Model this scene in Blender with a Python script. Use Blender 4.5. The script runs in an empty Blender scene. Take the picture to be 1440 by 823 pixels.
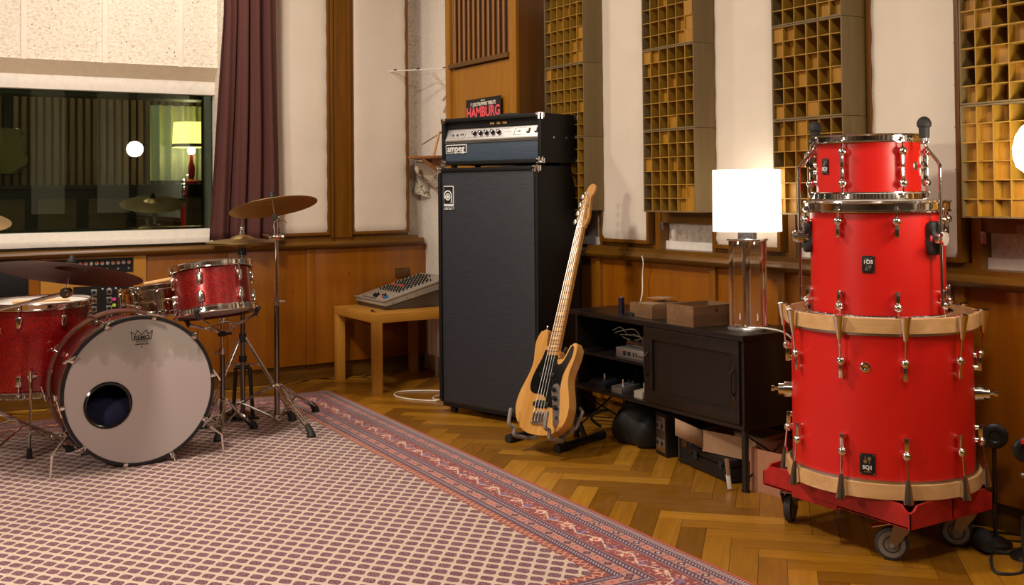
import bpy, bmesh, math, random
from mathutils import Vector, Matrix, Euler
PI = math.pi
R = math.radians
random.seed(7)
sc = bpy.context.scene
COL = sc.collection
V = Vector

# ------------------------------------------------------------------ helpers
class MB:
    """collects shapes into one mesh object"""
    def __init__(s):
        s.bm = bmesh.new(); s.m = Matrix.Identity(4); s.mi = 0; s.uv = None
    def _v(s, p): return s.bm.verts.new(s.m @ V(p))
    def face(s, vs, smooth=False):
        try:
            f = s.bm.faces.new(vs)
        except ValueError:
            return None
        f.smooth = smooth; f.material_index = s.mi
        return f
    def box(s, c, d, rz=0, rot=None, bev=0.0):
        m = Matrix.Translation(V(c)) @ (rot.to_4x4() if rot else Matrix.Rotation(rz, 4, 'Z'))
        x, y, z = d[0]/2, d[1]/2, d[2]/2
        vs = [s.bm.verts.new(s.m @ m @ V(p)) for p in
              [(-x,-y,-z),(x,-y,-z),(x,y,-z),(-x,y,-z),(-x,-y,z),(x,-y,z),(x,y,z),(-x,y,z)]]
        fs = [s.face([vs[i] for i in q]) for q in [(0,3,2,1),(4,5,6,7),(0,1,5,4),(1,2,6,5),(2,3,7,6),(3,0,4,7)]]
        if bev > 0:
            es = list({e for f in fs for e in f.edges})
            r = bmesh.ops.bevel(s.bm, geom=es, offset=bev, segments=2, affect='EDGES', profile=0.6)
            for f in r['faces']: f.smooth = True; f.material_index = s.mi
        return s
    def bb(s, a, b, bev=0.0):
        """box from two corners"""
        c = [(a[i]+b[i])/2 for i in range(3)]; d = [abs(a[i]-b[i]) for i in range(3)]
        return s.box(c, d, bev=bev)
    def ring(s, c, ax, r, n, ref=None):
        ax = V(ax).normalized()
        if ref is None:
            ref = V((0,0,1)) if abs(ax.z) < .9 else V((1,0,0))
        u = ax.cross(ref).normalized(); w = ax.cross(u)
        return [s._v(V(c) + r*(math.cos(2*PI*i/n)*u + math.sin(2*PI*i/n)*w)) for i in range(n)]
    def cyl(s, a, b, r, r2=None, n=16, cap=True, smooth=True):
        a, b = V(a), V(b); r2 = r if r2 is None else r2
        A = s.ring(a, b-a, r, n); B = s.ring(b, b-a, r2, n)
        for i in range(n): s.face([A[i], A[(i+1) % n], B[(i+1) % n], B[i]], smooth)
        if cap:
            s.face(A[::-1]); s.face(B)
        return s
    def tube(s, pts, r, n=8, cap=True, closed=False):
        pts = [V(p) for p in pts]; N = len(pts)
        rs = r if isinstance(r, (list, tuple)) else [r]*N
        rings = []; ref = None
        for i, p in enumerate(pts):
            if closed: t = pts[(i+1) % N] - pts[i-1]
            else: t = (pts[min(i+1, N-1)] - pts[max(i-1, 0)])
            if t.length < 1e-9: t = V((0,0,1))
            t.normalize()
            if ref is None:
                ref = V((0,0,1)) if abs(t.z) < .9 else V((1,0,0))
                u = t.cross(ref).normalized()
            else:
                u = (u - t*u.dot(t))
                if u.length < 1e-6: u = t.orthogonal()
                u.normalize()
            w = t.cross(u)
            rings.append([s._v(p + rs[i]*(math.cos(2*PI*k/n)*u + math.sin(2*PI*k/n)*w)) for k in range(n)])
        M_ = N if closed else N-1
        for i in range(M_):
            A, B = rings[i], rings[(i+1) % N]
            for k in range(n): s.face([A[k], A[(k+1) % n], B[(k+1) % n], B[k]], True)
        if cap and not closed:
            s.face(rings[0][::-1]); s.face(rings[-1])
        return s
    def lathe(s, prof, c=(0,0,0), ax=(0,0,1), n=48, a0=0, a1=2*PI, closed_prof=False, smooth=True):
        """prof: list of (r, h)"""
        ax = V(ax).normalized(); ref = V((0,0,1)) if abs(ax.z) < .9 else V((1,0,0))
        u = ax.cross(ref).normalized() if abs(ax.z) < .9 else V((1,0,0)); u = (u-ax*u.dot(ax)).normalized(); w = ax.cross(u)
        c = V(c); full = abs(a1-a0-2*PI) < 1e-6
        K = n if full else n+1
        cols = []
        for (r, h) in prof:
            if r < 1e-7: cols.append([s._v(c + ax*h)])
            else: cols.append([s._v(c + ax*h + r*(math.cos(a0+(a1-a0)*i/n)*u + math.sin(a0+(a1-a0)*i/n)*w)) for i in range(K)])
        P = len(prof); rng = range(P if closed_prof else P-1)
        for j in rng:
            A, B = cols[j], cols[(j+1) % P]
            for i in range(n):
                i2 = (i+1) % K
                if len(A) == 1 and len(B) == 1: continue
                if len(A) == 1: s.face([A[0], B[i2], B[i]], smooth)
                elif len(B) == 1: s.face([A[i], A[i2], B[0]], smooth)
                else: s.face([A[i], A[i2], B[i2], B[i]], smooth)
        return s
    def sph(s, c, r, n=16, sc_=(1,1,1)):
        m = n//2
        rows = []
        for j in range(m+1):
            t = PI*j/m
            if j in (0, m): rows.append([s._v(V(c)+V((0,0,r*math.cos(t)*sc_[2])))])
            else: rows.append([s._v(V(c)+V((r*math.sin(t)*math.cos(2*PI*i/n)*sc_[0], r*math.sin(t)*math.sin(2*PI*i/n)*sc_[1], r*math.cos(t)*sc_[2]))) for i in range(n)])
        for j in range(m):
            A, B = rows[j], rows[j+1]
            for i in range(n):
                k = (i+1) % n
                if len(A) == 1: s.face([A[0], B[i], B[k]], True)
                elif len(B) == 1: s.face([A[i], B[0], A[k]], True)
                else: s.face([A[i], B[i], B[k], A[k]], True)
        return s
    def prism(s, pts, h0, h1, plane='xy', bev=0.0, seg=2, smooth_side=False):
        """outline pts extruded between h0 and h1; plane xy|xz|yz"""
        def mk(p, h):
            return {'xy': (p[0], p[1], h), 'xz': (p[0], h, p[1]), 'yz': (h, p[0], p[1])}[plane]
        A = [s._v(mk(p, h0)) for p in pts]; B = [s._v(mk(p, h1)) for p in pts]
        n = len(pts)
        fa = s.face(A[::-1]); fb = s.face(B)
        for i in range(n): s.face([A[i], A[(i+1) % n], B[(i+1) % n], B[i]], smooth_side)
        if bev > 0 and fa and fb:
            es = list(fa.edges)+list(fb.edges)
            r = bmesh.ops.bevel(s.bm, geom=es, offset=bev, segments=seg, affect='EDGES', profile=0.5)
            for f in r['faces']: f.smooth = True; f.material_index = s.mi
        return s
    def build(s, name, mat, parent=None, world=False, recalc=True):
        if world and parent is not None:
            top = parent
            while top.parent: top = top.parent
            s.bm.transform(top.matrix_basis.inverted())
        if recalc: bmesh.ops.recalc_face_normals(s.bm, faces=s.bm.faces[:])
        me = bpy.data.meshes.new(name); s.bm.to_mesh(me); s.bm.free()
        me.set_sharp_from_angle(angle=R(42))
        for m in (mat if isinstance(mat, (list, tuple)) else [mat]): me.materials.append(m)
        o = bpy.data.objects.new(name, me); COL.objects.link(o)
        if parent is not None: o.parent = parent
        return o

def tag(o, label, cat, group=None, kind=None):
    o['label'] = label; o['category'] = cat
    if group: o['group'] = group
    if kind: o['kind'] = kind
    return o
def thing(name, label, cat, loc=(0,0,0), rz=0, rot=None, group=None):
    o = bpy.data.objects.new(name, None); COL.objects.link(o); o.empty_display_size = .1
    m = Matrix.Translation(V(loc)) @ (rot.to_4x4() if rot is not None else Matrix.Rotation(rz, 4, 'Z'))
    o.matrix_basis = m
    return tag(o, label, cat, group)
def struct(o):
    o['kind'] = 'structure'; return o
def dup(root, mat, label=None, group=None):
    def cp(o, par):
        c = o.copy(); COL.objects.link(c)
        if par is not None: c.parent = par
        for ch in list(o.children): cp(ch, c)
        return c
    r = cp(root, None)
    r.matrix_basis = mat
    if label: r['label'] = label
    if group: r['group'] = group
    return r
def catmull(pts, n=6, closed=True):
    P = [V(tuple(p)+(0,)*(3-len(p))) for p in pts]; N = len(P); out = []
    rng = range(N) if closed else range(N-1)
    for i in rng:
        if closed: a, b, c, d = P[i-1], P[i], P[(i+1) % N], P[(i+2) % N]
        else: a, b, c, d = P[max(i-1,0)], P[i], P[i+1], P[min(i+2,N-1)]
        for k in range(n):
            t = k/n
            out.append(0.5*((2*b)+(c-a)*t+(2*a-5*b+4*c-d)*t*t+(3*b-a-3*c+d)*t**3))
    if not closed: out.append(P[-1])
    return out
def text(name, body, size, mat, parent, m, ext=0.0006, shear=0, spacing=1.0, align='CENTER', bold=0.0, world=False, sx=1.0):
    cu = bpy.data.curves.new(name, 'FONT'); cu.body = body; cu.size = size; cu.extrude = ext
    cu.align_x = align; cu.align_y = 'CENTER'; cu.shear = shear; cu.space_character = spacing; cu.offset = bold
    cu.resolution_u = 3
    t = bpy.data.objects.new(name, cu); COL.objects.link(t)
    bpy.context.view_layer.update()
    dg = bpy.context.evaluated_depsgraph_get()
    me = bpy.data.meshes.new_from_object(t.evaluated_get(dg))
    bpy.data.objects.remove(t); bpy.data.curves.remove(cu)
    mm = m @ Matrix.Diagonal((sx,1,1,1))
    if world and parent is not None:
        top = parent
        while top.parent: top = top.parent
        mm = top.matrix_basis.inverted() @ mm
    me.transform(mm)
    me.materials.clear(); me.materials.append(mat)
    o = bpy.data.objects.new(name, me); COL.objects.link(o); o.parent = parent
    return o

# ------------------------------------------------------------------ materials
def lin(c):
    c = c/255.0
    return c/12.92 if c <= 0.04045 else ((c+0.055)/1.055)**2.4
def rgb(r, g, b): return (lin(r), lin(g), lin(b), 1)
class X:
    """tiny expression layer over math nodes"""
    def __init__(s, nt, sock): s.nt = nt; s.k = sock
    def _op(s, op, *o):
        n = s.nt.nodes.new('ShaderNodeMath'); n.operation = op
        for i, v in enumerate((s,)+o):
            if isinstance(v, X): s.nt.links.new(v.k, n.inputs[i])
            else: n.inputs[i].default_value = v
        return X(s.nt, n.outputs[0])
    def __add__(s, o): return s._op('ADD', o)
    def __sub__(s, o): return s._op('SUBTRACT', o)
    def __rsub__(s, o): return (s*-1)+o
    def __mul__(s, o): return s._op('MULTIPLY', o)
    __radd__ = __add__; __rmul__ = __mul__
    def __truediv__(s, o): return s._op('DIVIDE', o)
    def lt(s, o): return s._op('LESS_THAN', o)
    def gt(s, o): return s._op('GREATER_THAN', o)
    def floor(s): return s._op('FLOOR')
    def frac(s): return s._op('FRACT')
    def abs(s): return s._op('ABSOLUTE')
    def min(s, o): return s._op('MINIMUM', o)
    def max(s, o): return s._op('MAXIMUM', o)
    def mod(s, o): return s._op('FLOORED_MODULO', o)
    def pw(s, o): return s._op('POWER', o)
class NT:
    def __init__(s, name):
        s.mat = bpy.data.materials.new(name); s.mat.use_nodes = True
        s.nt = s.mat.node_tree; s.b = s.nt.nodes['Principled BSDF']; s.out = s.nt.nodes['Material Output']
    def set(s, **k):
        for a, v in k.items():
            s.b.inputs[a.replace('_', ' ')].default_value = v
        return s
    def coord(s, which='Object'):
        n = s.nt.nodes.new('ShaderNodeTexCoord'); return n.outputs[which]
    def mapping(s, sock, scale=(1,1,1), rot=(0,0,0), loc=(0,0,0)):
        n = s.nt.nodes.new('ShaderNodeMapping'); s.nt.links.new(sock, n.inputs['Vector'])
        n.inputs['Scale'].default_value = scale; n.inputs['Rotation'].default_value = rot; n.inputs['Location'].default_value = loc
        return n.outputs[0]
    def sep(s, sock):
        n = s.nt.nodes.new('ShaderNodeSeparateXYZ'); s.nt.links.new(sock, n.inputs[0])
        return [X(s.nt, n.outputs[i]) for i in range(3)]
    def noise(s, vec, scale, detail=4, rough=.55, dist=0):
        n = s.nt.nodes.new('ShaderNodeTexNoise'); n.inputs['Scale'].default_value = scale
        n.inputs['Detail'].default_value = detail; n.inputs['Roughness'].default_value = rough; n.inputs['Distortion'].default_value = dist
        if vec is not None: s.nt.links.new(vec, n.inputs['Vector'])
        return X(s.nt, n.outputs['Fac'])
    def vor(s, vec, scale, feature='F1', out='Distance'):
        n = s.nt.nodes.new('ShaderNodeTexVoronoi'); n.feature = feature; n.inputs['Scale'].default_value = scale
        if vec is not None: s.nt.links.new(vec, n.inputs['Vector'])
        return n.outputs[out]
    def ramp(s, fac, stops):
        n = s.nt.nodes.new('ShaderNodeValToRGB'); r = n.color_ramp
        while len(r.elements) < len(stops): r.elements.new(.5)
        for e, (p, c) in zip(r.elements, stops): e.position = p; e.color = c
        s.nt.links.new(fac.k if isinstance(fac, X) else fac, n.inputs[0]); return n.outputs[0]
    def mix(s, fac, a, b, blend='MIX'):
        n = s.nt.nodes.new('ShaderNodeMix'); n.data_type = 'RGBA'; n.blend_type = blend
        for inp, v in ((n.inputs[0], fac), (n.inputs[6], a), (n.inputs[7], b)):
            if isinstance(v, X): s.nt.links.new(v.k, inp)
            elif isinstance(v, (int, float)): inp.default_value = v
            elif isinstance(v, tuple): inp.default_value = v
            else: s.nt.links.new(v, inp)
        return n.outputs[2]
    def col(s, sock):
        s.nt.links.new(sock.k if isinstance(sock, X) else sock, s.b.inputs['Base Color']); return s
    def inp(s, name, x):
        s.nt.links.new(x.k if isinstance(x, X) else x, s.b.inputs[name]); return s
    def bump(s, h, strength=.3, dist=.01):
        n = s.nt.nodes.new('ShaderNodeBump'); n.inputs['Strength'].default_value = strength; n.inputs['Distance'].default_value = dist
        s.nt.links.new(h.k if isinstance(h, X) else h, n.inputs['Height']); s.nt.links.new(n.outputs[0], s.b.inputs['Normal']); return s
def plain(name, c, rough=.5, metal=0, coat=0, spec=.5, var=0.06, vscale=30, bump=0, bscale=200, bdist=.001):
    t = NT(name); t.set(Roughness=rough, Metallic=metal); t.b.inputs['Coat Weight'].default_value = coat
    t.b.inputs['Specular IOR Level'].default_value = spec
    n = t.noise(t.coord(), vscale, 3)
    lo = tuple(max(0, x*(1-var)) for x in c[:3])+(1,); hi = tuple(min(1, x*(1+var)) for x in c[:3])+(1,)
    t.col(t.ramp(n, [(.3, lo), (.7, hi)]))
    if bump: t.bump(t.noise(t.coord(), bscale, 2), bump, bdist)
    return t.mat
def wood(name, dark, light, axis='z', rough=.4, scale=1.0, coat=.15, bump=.05, wave=1.0):
    t = NT(name); t.set(Roughness=rough); t.b.inputs['Coat Weight'].default_value = coat; t.b.inputs['Coat Roughness'].default_value = .25
    sc3 = {'z': (14,14,.9), 'x': (.9,14,14), 'y': (14,.9,14)}[axis]
    v = t.mapping(t.coord(), tuple(a*scale for a in sc3))
    n1 = t.noise(v, 2.2, 6, .6, .6*wave); n2 = t.noise(v, 14, 3, .6)
    f = n1*.75 + n2*.25
    t.col(t.ramp(f, [(.32, dark), (.5, tuple((a+b)/2 for a, b in zip(dark, light))), (.68, light)]))
    if bump: t.bump(n2, bump, .002)
    return t.mat
def metal(name, c=(.82,.81,.80,1), rough=.1):
    t = NT(name); t.set(Metallic=1.0)
    n = t.noise(t.coord(), 60, 3)
    t.inp('Roughness', n*.08+(rough-.02)); t.b.inputs['Base Color'].default_value = c
    return t.mat
def emit(name, c, strength, base=None):
    t = NT(name); t.b.inputs['Base Color'].default_value = base or c
    t.b.inputs['Emission Color'].default_value = c; t.b.inputs['Emission Strength'].default_value = strength
    return t.mat

M = {}
M['chrome'] = metal('chrome', (.80,.79,.78,1), .07)
M['steel'] = metal('worn_steel', (.55,.53,.50,1), .28)
M['darkchrome'] = metal('dark_chrome', (.25,.23,.22,1), .18)
M['alum'] = metal('brushed_panel', (.52,.50,.50,1), .42)
M['brass'] = metal('brass_shell', (.85,.72,.52,1), .06)
M['black'] = plain('black_plastic', (.008,.008,.009,1), .42, spec=.4)
M['rubber'] = plain('black_rubber', (.012,.011,.011,1), .65)
M['tolex'] = plain('black_tolex', (.0055,.005,.0055,1), .5, spec=.3, bump=.5, bscale=700, bdist=.0015)
M['blackmetal'] = plain('black_metal', (.010,.009,.009,1), .3, spec=.6)
M['white'] = plain('white_paint', rgb(222,214,205), .6)
M['plastic_white'] = plain('white_plastic', rgb(225,220,210), .35)
M['grey'] = plain('grey_rubber', rgb(130,122,118), .55)
M['greyplastic'] = plain('grey_plastic', rgb(150,140,128), .45)
M['cream_plaster'] = plain('cream_plaster', rgb(236,226,214), .75, bump=.25, bscale=60, bdist=.002)
M['ink'] = plain('black_ink', (.006,.006,.006,1), .5)
M['logo_white'] = plain('logo_white', rgb(225,225,225), .35)
M['red_satin'] = plain('red_satin_lacquer', (.62,.0095,.006,1), .38, var=.03, vscale=5, spec=.5)
M['dolly_red'] = plain('red_plastic', (.38,.012,.010,1), .45, var=.18, vscale=25)
M['maple'] = wood('maple_hoop', rgb(196,150,98), rgb(222,180,128), 'x', .35, .8)
M['oak_batten'] = wood('batten_wood', rgb(112,66,8), rgb(142,88,14), 'z', .35)
M['panelwood'] = wood('wainscot_veneer', rgb(124,68,4), rgb(152,88,8), 'z', .33, .55, .25, .04, .5)
M['frame'] = wood('frame_wood', rgb(88,52,5), rgb(122,76,12), 'z', .33, .8)
M['frame_h'] = wood('frame_wood_horizontal', rgb(80,50,8), rgb(114,74,16), 'x', .36, .8)
M['frame_y'] = wood('frame_wood_side', rgb(80,50,8), rgb(114,74,16), 'y', .36, .8)
M['column'] = wood('column_veneer', rgb(140,88,6), rgb(168,110,12), 'z', .4, .6, .15)
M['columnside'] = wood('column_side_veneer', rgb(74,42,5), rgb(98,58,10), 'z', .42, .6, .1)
M['diff'] = wood('diffuser_wood', rgb(140,102,26), rgb(168,128,42), 'z', .55, .8, 0)
M['diff_block'] = wood('diffuser_block_wood', rgb(134,90,10), rgb(168,118,18), 'z', .5, .8, 0)
M['diff_side'] = wood('diffuser_side_wood', rgb(96,78,44), rgb(120,98,60), 'z', .6, .5, 0, .02)
M['lack'] = wood('table_veneer', rgb(172,116,40), rgb(192,136,54), 'x', .38, .5, .1, .02, .3)
M['lackleg'] = wood('table_leg_veneer', rgb(164,110,38), rgb(186,130,50), 'z', .38, .5, .1, .02, .3)
M['darkwood'] = wood('dark_brown_wood', rgb(12,8,5), rgb(26,16,10), 'y', .38, .8, .2)
M['darkwood_z'] = wood('dark_brown_wood_door', rgb(12,8,5), rgb(24,16,10), 'z', .38, .8, .2)
M['boxwood'] = wood('plain_box_wood', rgb(92,64,38), rgb(124,90,58), 'x', .6, .8, 0)
M['natural'] = wood('natural_ash', rgb(178,122,54), rgb(210,158,86), 'z', .2, .55, .6, 0, .8)
M['maple_neck'] = wood('maple_neck', rgb(170,120,60), rgb(190,140,76), 'z', .3, 1, .15, 0)
M['cardboard'] = plain('cardboard', rgb(150,116,86), .8)
M['shelfwood'] = wood('shelf_wood', rgb(120,72,34), rgb(160,100,50), 'y', .5)

# fabric panels
t = NT('stretched_fabric'); t.set(Roughness=.85)
c = t.coord(); v = t.mapping(c, (1,1,1))
n = t.noise(v, 3.0, 4, .6); n2 = t.noise(t.mapping(c, (300,300,300)), 2, 2)
t.col(t.ramp(n, [(.3, rgb(212,198,182)), (.7, rgb(222,208,194))]))
t.bump(n*1.0 + n2*.05, .12, .012); M['fabric'] = t.mat
# rough white block wall
t = NT('rough_block_wall'); t.set(Roughness=.85)
c = t.coord()
h = t.noise(t.mapping(c, (1,1,1.5)), 55, 5, .65, .4)
pits = X(t.nt, t.vor(c, 38)); hole = pits.lt(.13)*(t.noise(c, 21, 2).gt(.52))
col = t.ramp(h, [(.35, rgb(206,192,174)), (.5, rgb(232,222,208)), (.7, rgb(240,233,222))])
t.col(t.mix(hole, col, rgb(110,92,66)))
t.bump(h - hole*.5, .6, .010); M['block'] = t.mat
t = NT('coarse_render_wall'); t.set(Roughness=.85)
c = t.coord()
h = t.noise(t.mapping(c, (1,1,.8)), 46, 6, .7, .8)
t.col(t.ramp(h, [(.32, rgb(176,156,138)), (.46, rgb(226,212,198)), (.7, rgb(240,230,218))]))
t.bump(h, .9, .02); M['coarse'] = t.mat
# curtain
t = NT('curtain_cloth'); t.set(Roughness=.9)
c = t.coord(); n = t.noise(t.mapping(c, (260,260,60)), 2, 2)
t.col(t.ramp(n, [(.3, rgb(68,34,31)), (.7, rgb(88,46,41))]))
M['curtain'] = t.mat
# amp grilles
def grille(name, a, b):
    t = NT(name); t.set(Roughness=.55)
    c = t.coord(); n = (t.noise(t.mapping(c, (5,5,190)), 1.5, 4, .8)-.5)*1.9+.5; m2 = t.noise(c, 2.2, 3)
    sp = t.noise(t.mapping(c, (900,900,900)), 1.0, 1).gt(.72)
    col = t.mix(n, t.mix(m2, a, b), tuple(x*2.6 for x in b[:3])+(1,))
    t.col(t.mix(sp*.5, col, rgb(90,95,100))); t.bump(n, .4, .001)
    return t.mat
M['grille_cab'] = grille('charcoal_grille_cloth', rgb(20,21,23), rgb(30,32,38))
M['grille_head'] = grille('blue_grille_cloth', rgb(30,39,50), rgb(40,52,66))
# sparkle wrap
t = NT('red_sparkle_wrap'); t.set(Roughness=.28); t.b.inputs['Coat Weight'].default_value = 1.0; t.b.inputs['Coat Roughness'].default_value = .14
c = t.coord(); v = t.vor(c, 420, 'F1', 'Color')
s3 = t.nt.nodes.new('ShaderNodeSeparateColor'); t.nt.links.new(v, s3.inputs[0])
f = X(t.nt, s3.outputs[0])
t.col(t.ramp(f, [(0, rgb(84,0,3)), (.55, rgb(128,2,6)), (.9, rgb(168,8,10)), (1, rgb(235,60,44))]))
t.inp('Metallic', f.gt(.5)*.75); t.b.inputs['Roughness'].default_value = .35
M['sparkle'] = t.mat
# heads
t = NT('frosted_drumhead'); t.set(Roughness=.45)
c = t.coord(); x, y, z = t.sep(c); n = t.noise(t.mapping(c, (1,.5,1)), 9, 4, .6)
f = (n-.5)*.35 - y + .10
t.col(t.ramp(f*1.0+.5, [(.40, rgb(146,137,130)), (.47, rgb(156,146,140)), (.485, rgb(172,158,157)), (.9, rgb(168,155,153))])); M['head'] = t.mat
M['head2'] = plain('coated_drumhead', rgb(222,216,210), .5)
t = NT('cymbal_bronze'); t.set(Metallic=1.0, Roughness=.42); c = t.coord()
x, y, z = t.sep(c); rr = (x*x+y*y).pw(.5); g = t.noise(t.mapping(c, (1,1,1)), 4, 2)
rn = t.noise(None, 1.0, 2)
cmb = t.nt.nodes.new('ShaderNodeCombineXYZ'); t.nt.links.new((rr*900).k, cmb.inputs[0])
gr = t.noise(cmb.outputs[0], 1, 1)
t.col(t.ramp(g*.4+gr*.6, [(.3, rgb(160,130,86)), (.7, rgb(206,178,126))])); t.bump(gr, .25, .0006); M['cym'] = t.mat
t = NT('cymbal_dark'); t.set(Metallic=.85, Roughness=.42); c = t.coord()
x, y, z = t.sep(c); rr = (x*x+y*y).pw(.5)
cmb = t.nt.nodes.new('ShaderNodeCombineXYZ'); t.nt.links.new((rr*700).k, cmb.inputs[0])
gr = t.noise(cmb.outputs[0], 1, 1); g = t.noise(c, 9, 4)
t.col(t.ramp(g*.6+gr*.4, [(.3, rgb(56,36,28)), (.7, rgb(92,64,48))])); t.bump(gr, .3, .0006); M['cymdark'] = t.mat
t = NT('clear_acrylic'); t.set(Roughness=.03); t.b.inputs['Transmission Weight'].default_value = 1.0; t.b.inputs['IOR'].default_value = 1.45
t.b.inputs['Base Color'].default_value = (.93,.95,.95,1); M['acrylic'] = t.mat
# window glass
t = NT('window_glass')
tr = t.nt.nodes.new('ShaderNodeBsdfTransparent'); tr.inputs[0].default_value = (.76,.84,.74,1)
gl = t.nt.nodes.new('ShaderNodeBsdfGlossy'); gl.inputs['Roughness'].default_value = .0; gl.inputs[0].default_value = (.75,.90,.82,1)
fr = t.nt.nodes.new('ShaderNodeFresnel'); fr.inputs[0].default_value = 1.9
mx = t.nt.nodes.new('ShaderNodeMixShader'); t.nt.links.new(fr.outputs[0], mx.inputs[0]); t.nt.links.new(tr.outputs[0], mx.inputs[1]); t.nt.links.new(gl.outputs[0], mx.inputs[2])
t.nt.links.new(mx.outputs[0], t.out.inputs[0]); M['glass'] = t.mat

# ------------------------------------------------------------------ camera  (room axes: x to the right-hand wall, y to the window wall)
CZ = 1.15
FPX = 1518.36
cam_d = bpy.data.cameras.new('camera'); cam = bpy.data.objects.new('camera', cam_d); COL.objects.link(cam)
cr = V((0.85138057, -0.52446164, -0.00954586)); cu_ = V((-0.0022699, -0.02188167, 0.99975799)); cf = V((0.52454359, 0.85115286, 0.0198201))
cm = Matrix.Identity(4)
for i in range(3): cm[i][0] = cr[i]; cm[i][1] = cu_[i]; cm[i][2] = -cf[i]
cm[2][3] = CZ
cam.matrix_world = cm
cam_d.sensor_width = 36; cam_d.lens = 36*FPX/1440; cam_d.shift_y = -(411.5-237.43)/1440; cam_d.clip_start = .05
sc.camera = cam

# ------------------------------------------------------------------ floor: herringbone oak boards
WX, WY = 3.25, 6.27      # wainscot planes: right wall / window wall
X0, Y0, CEIL = -3.0, -2.2, 3.1
bm = bmesh.new(); uvl = bm.loops.layers.uv.new('UVMap'); cl = bm.loops.layers.float_color.new('board')
w, L = .0863, .4315
s2 = math.sqrt(.5); g = .0007
ox, oy = 2.784, 2.240
def emit_board(a0, a1, b0, b1, horiz):
    # (a,b) frame turned by 45 degrees: y = (a+b)/sqrt2, x = (a-b)/sqrt2
    cs = [(a0+g, b0+g), (a1-g, b0+g), (a1-g, b1-g), (a0+g, b1-g)]
    P = [((a-b)*s2+ox, (a+b)*s2+oy) for a, b in cs]
    cx_ = sum(p[0] for p in P)/4; cy_ = sum(p[1] for p in P)/4
    if cx_ < X0-.2 or cx_ > WX+.25 or cy_ < Y0-.2 or cy_ > WY+.25: return
    vs = [bm.verts.new((min(max(p[0], X0-.05), WX+.06), min(max(p[1], Y0-.05), WY+.06), 0)) for p in P]
    try: f = bm.faces.new(vs)
    except ValueError: return
    r1, r2, r3 = random.random(), random.random(), random.random()
    for lp, (a, b) in zip(f.loops, cs):
        u, v_ = (a-a0, b-b0) if horiz else (b-b0, a-a0)
        lp[uvl].uv = (u + r1*7, v_ + r2*5); lp[cl] = (r1, r2, r3, 1)
for j in range(-22, 23):
    for k in range(-110, 111):
        a, b = k*w + j*L, k*w - j*L
        emit_board(a, a+L, b, b+w, True)
        emit_board(a, a+w, b+w, b+w+L, False)
bmesh.ops.recalc_face_normals(bm, faces=bm.faces[:])
for f in bm.faces:
    if f.normal.z < 0: f.normal_flip()
vs = [bm.verts.new(p) for p in [(X0-.05,Y0-.05,-.002),(WX+.1,Y0-.05,-.002),(WX+.1,WY+.1,-.002),(X0-.05,WY+.1,-.002)]]
f = bm.faces.new(vs); f.material_index = 1
vs2 = [bm.verts.new(p) for p in [(X0-.05,Y0-.05,-.06),(X0-.05,WY+.1,-.06),(WX+.1,WY+.1,-.06),(WX+.1,Y0-.05,-.06)]]
f = bm.faces.new(vs2); f.material_index = 1
me = bpy.data.meshes.new('floor'); bm.to_mesh(me); bm.free()
t = NT('oak_herringbone'); c = t.coord('UV')
at = t.nt.nodes.new('ShaderNodeAttribute'); at.attribute_name = 'board'
sp = t.nt.nodes.new('ShaderNodeSeparateColor'); t.nt.links.new(at.outputs['Color'], sp.inputs[0])
r1 = X(t.nt, sp.outputs[0]); r2 = X(t.nt, sp.outputs[1])
n1 = t.noise(t.mapping(c, (3,34,1)), 1.6, 5, .6, .5); n2 = t.noise(t.mapping(c, (14,170,1)), 1, 3)
f_ = n1*.35 + n2*.15 + r1*.36 + .07
col = t.ramp(f_, [(.12, rgb(88,54,10)), (.42, rgb(132,86,16)), (.62, rgb(164,112,26)), (.88, rgb(206,152,50))])
wear = t.noise(t.coord('Object'), 1.3, 4)
t.col(t.mix(wear.gt(.60)*.12, col, rgb(150,110,70)))
t.inp('Roughness', n2*.18 + wear*.25 + .13); t.b.inputs['Coat Weight'].default_value = .25; t.b.inputs['Coat Roughness'].default_value = .15
t.bump(n2*.3 + r2*.4, .12, .002)
me.materials.append(t.mat); me.materials.append(M['ink'])
floor = bpy.data.objects.new('floor', me); COL.objects.link(floor); struct(floor)

# ------------------------------------------------------------------ room shell
def sbox(name, a, b, mat, bev=0):
    m = MB(); m.bb(a, b, bev); return struct(m.build(name, mat))
m = MB(); m.bb((X0-.1, Y0-.1, CEIL), (WX+.35, 9.0, CEIL+.1)); struct(m.build('ceiling', plain('ceiling_paint', rgb(158,142,122), .8)))
far_paint = wood('far_wall_panelling', rgb(70,54,40), rgb(104,84,64), 'z', .6)
sbox('wall_left', (X0-.1, Y0-.1, -.06), (X0, WY+.1, CEIL), far_paint)
m = MB()
for k in range(10): m.bb((X0-.001, Y0+.2+k*.85, .9), (X0+.03, Y0+.62+k*.85, 2.9), .004)
for k in range(8): m.bb((X0+.2+k*.8, Y0-.001, .9), (X0+.6+k*.8, Y0+.03, 2.9), .004)
struct(m.build('reflection_panels', M['white']))  # white panels added on the unseen walls for striped reflections in chrome
sbox('wall_rear', (X0-.1, Y0-.2, -.06), (WX+.3, Y0, CEIL), far_paint)
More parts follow.
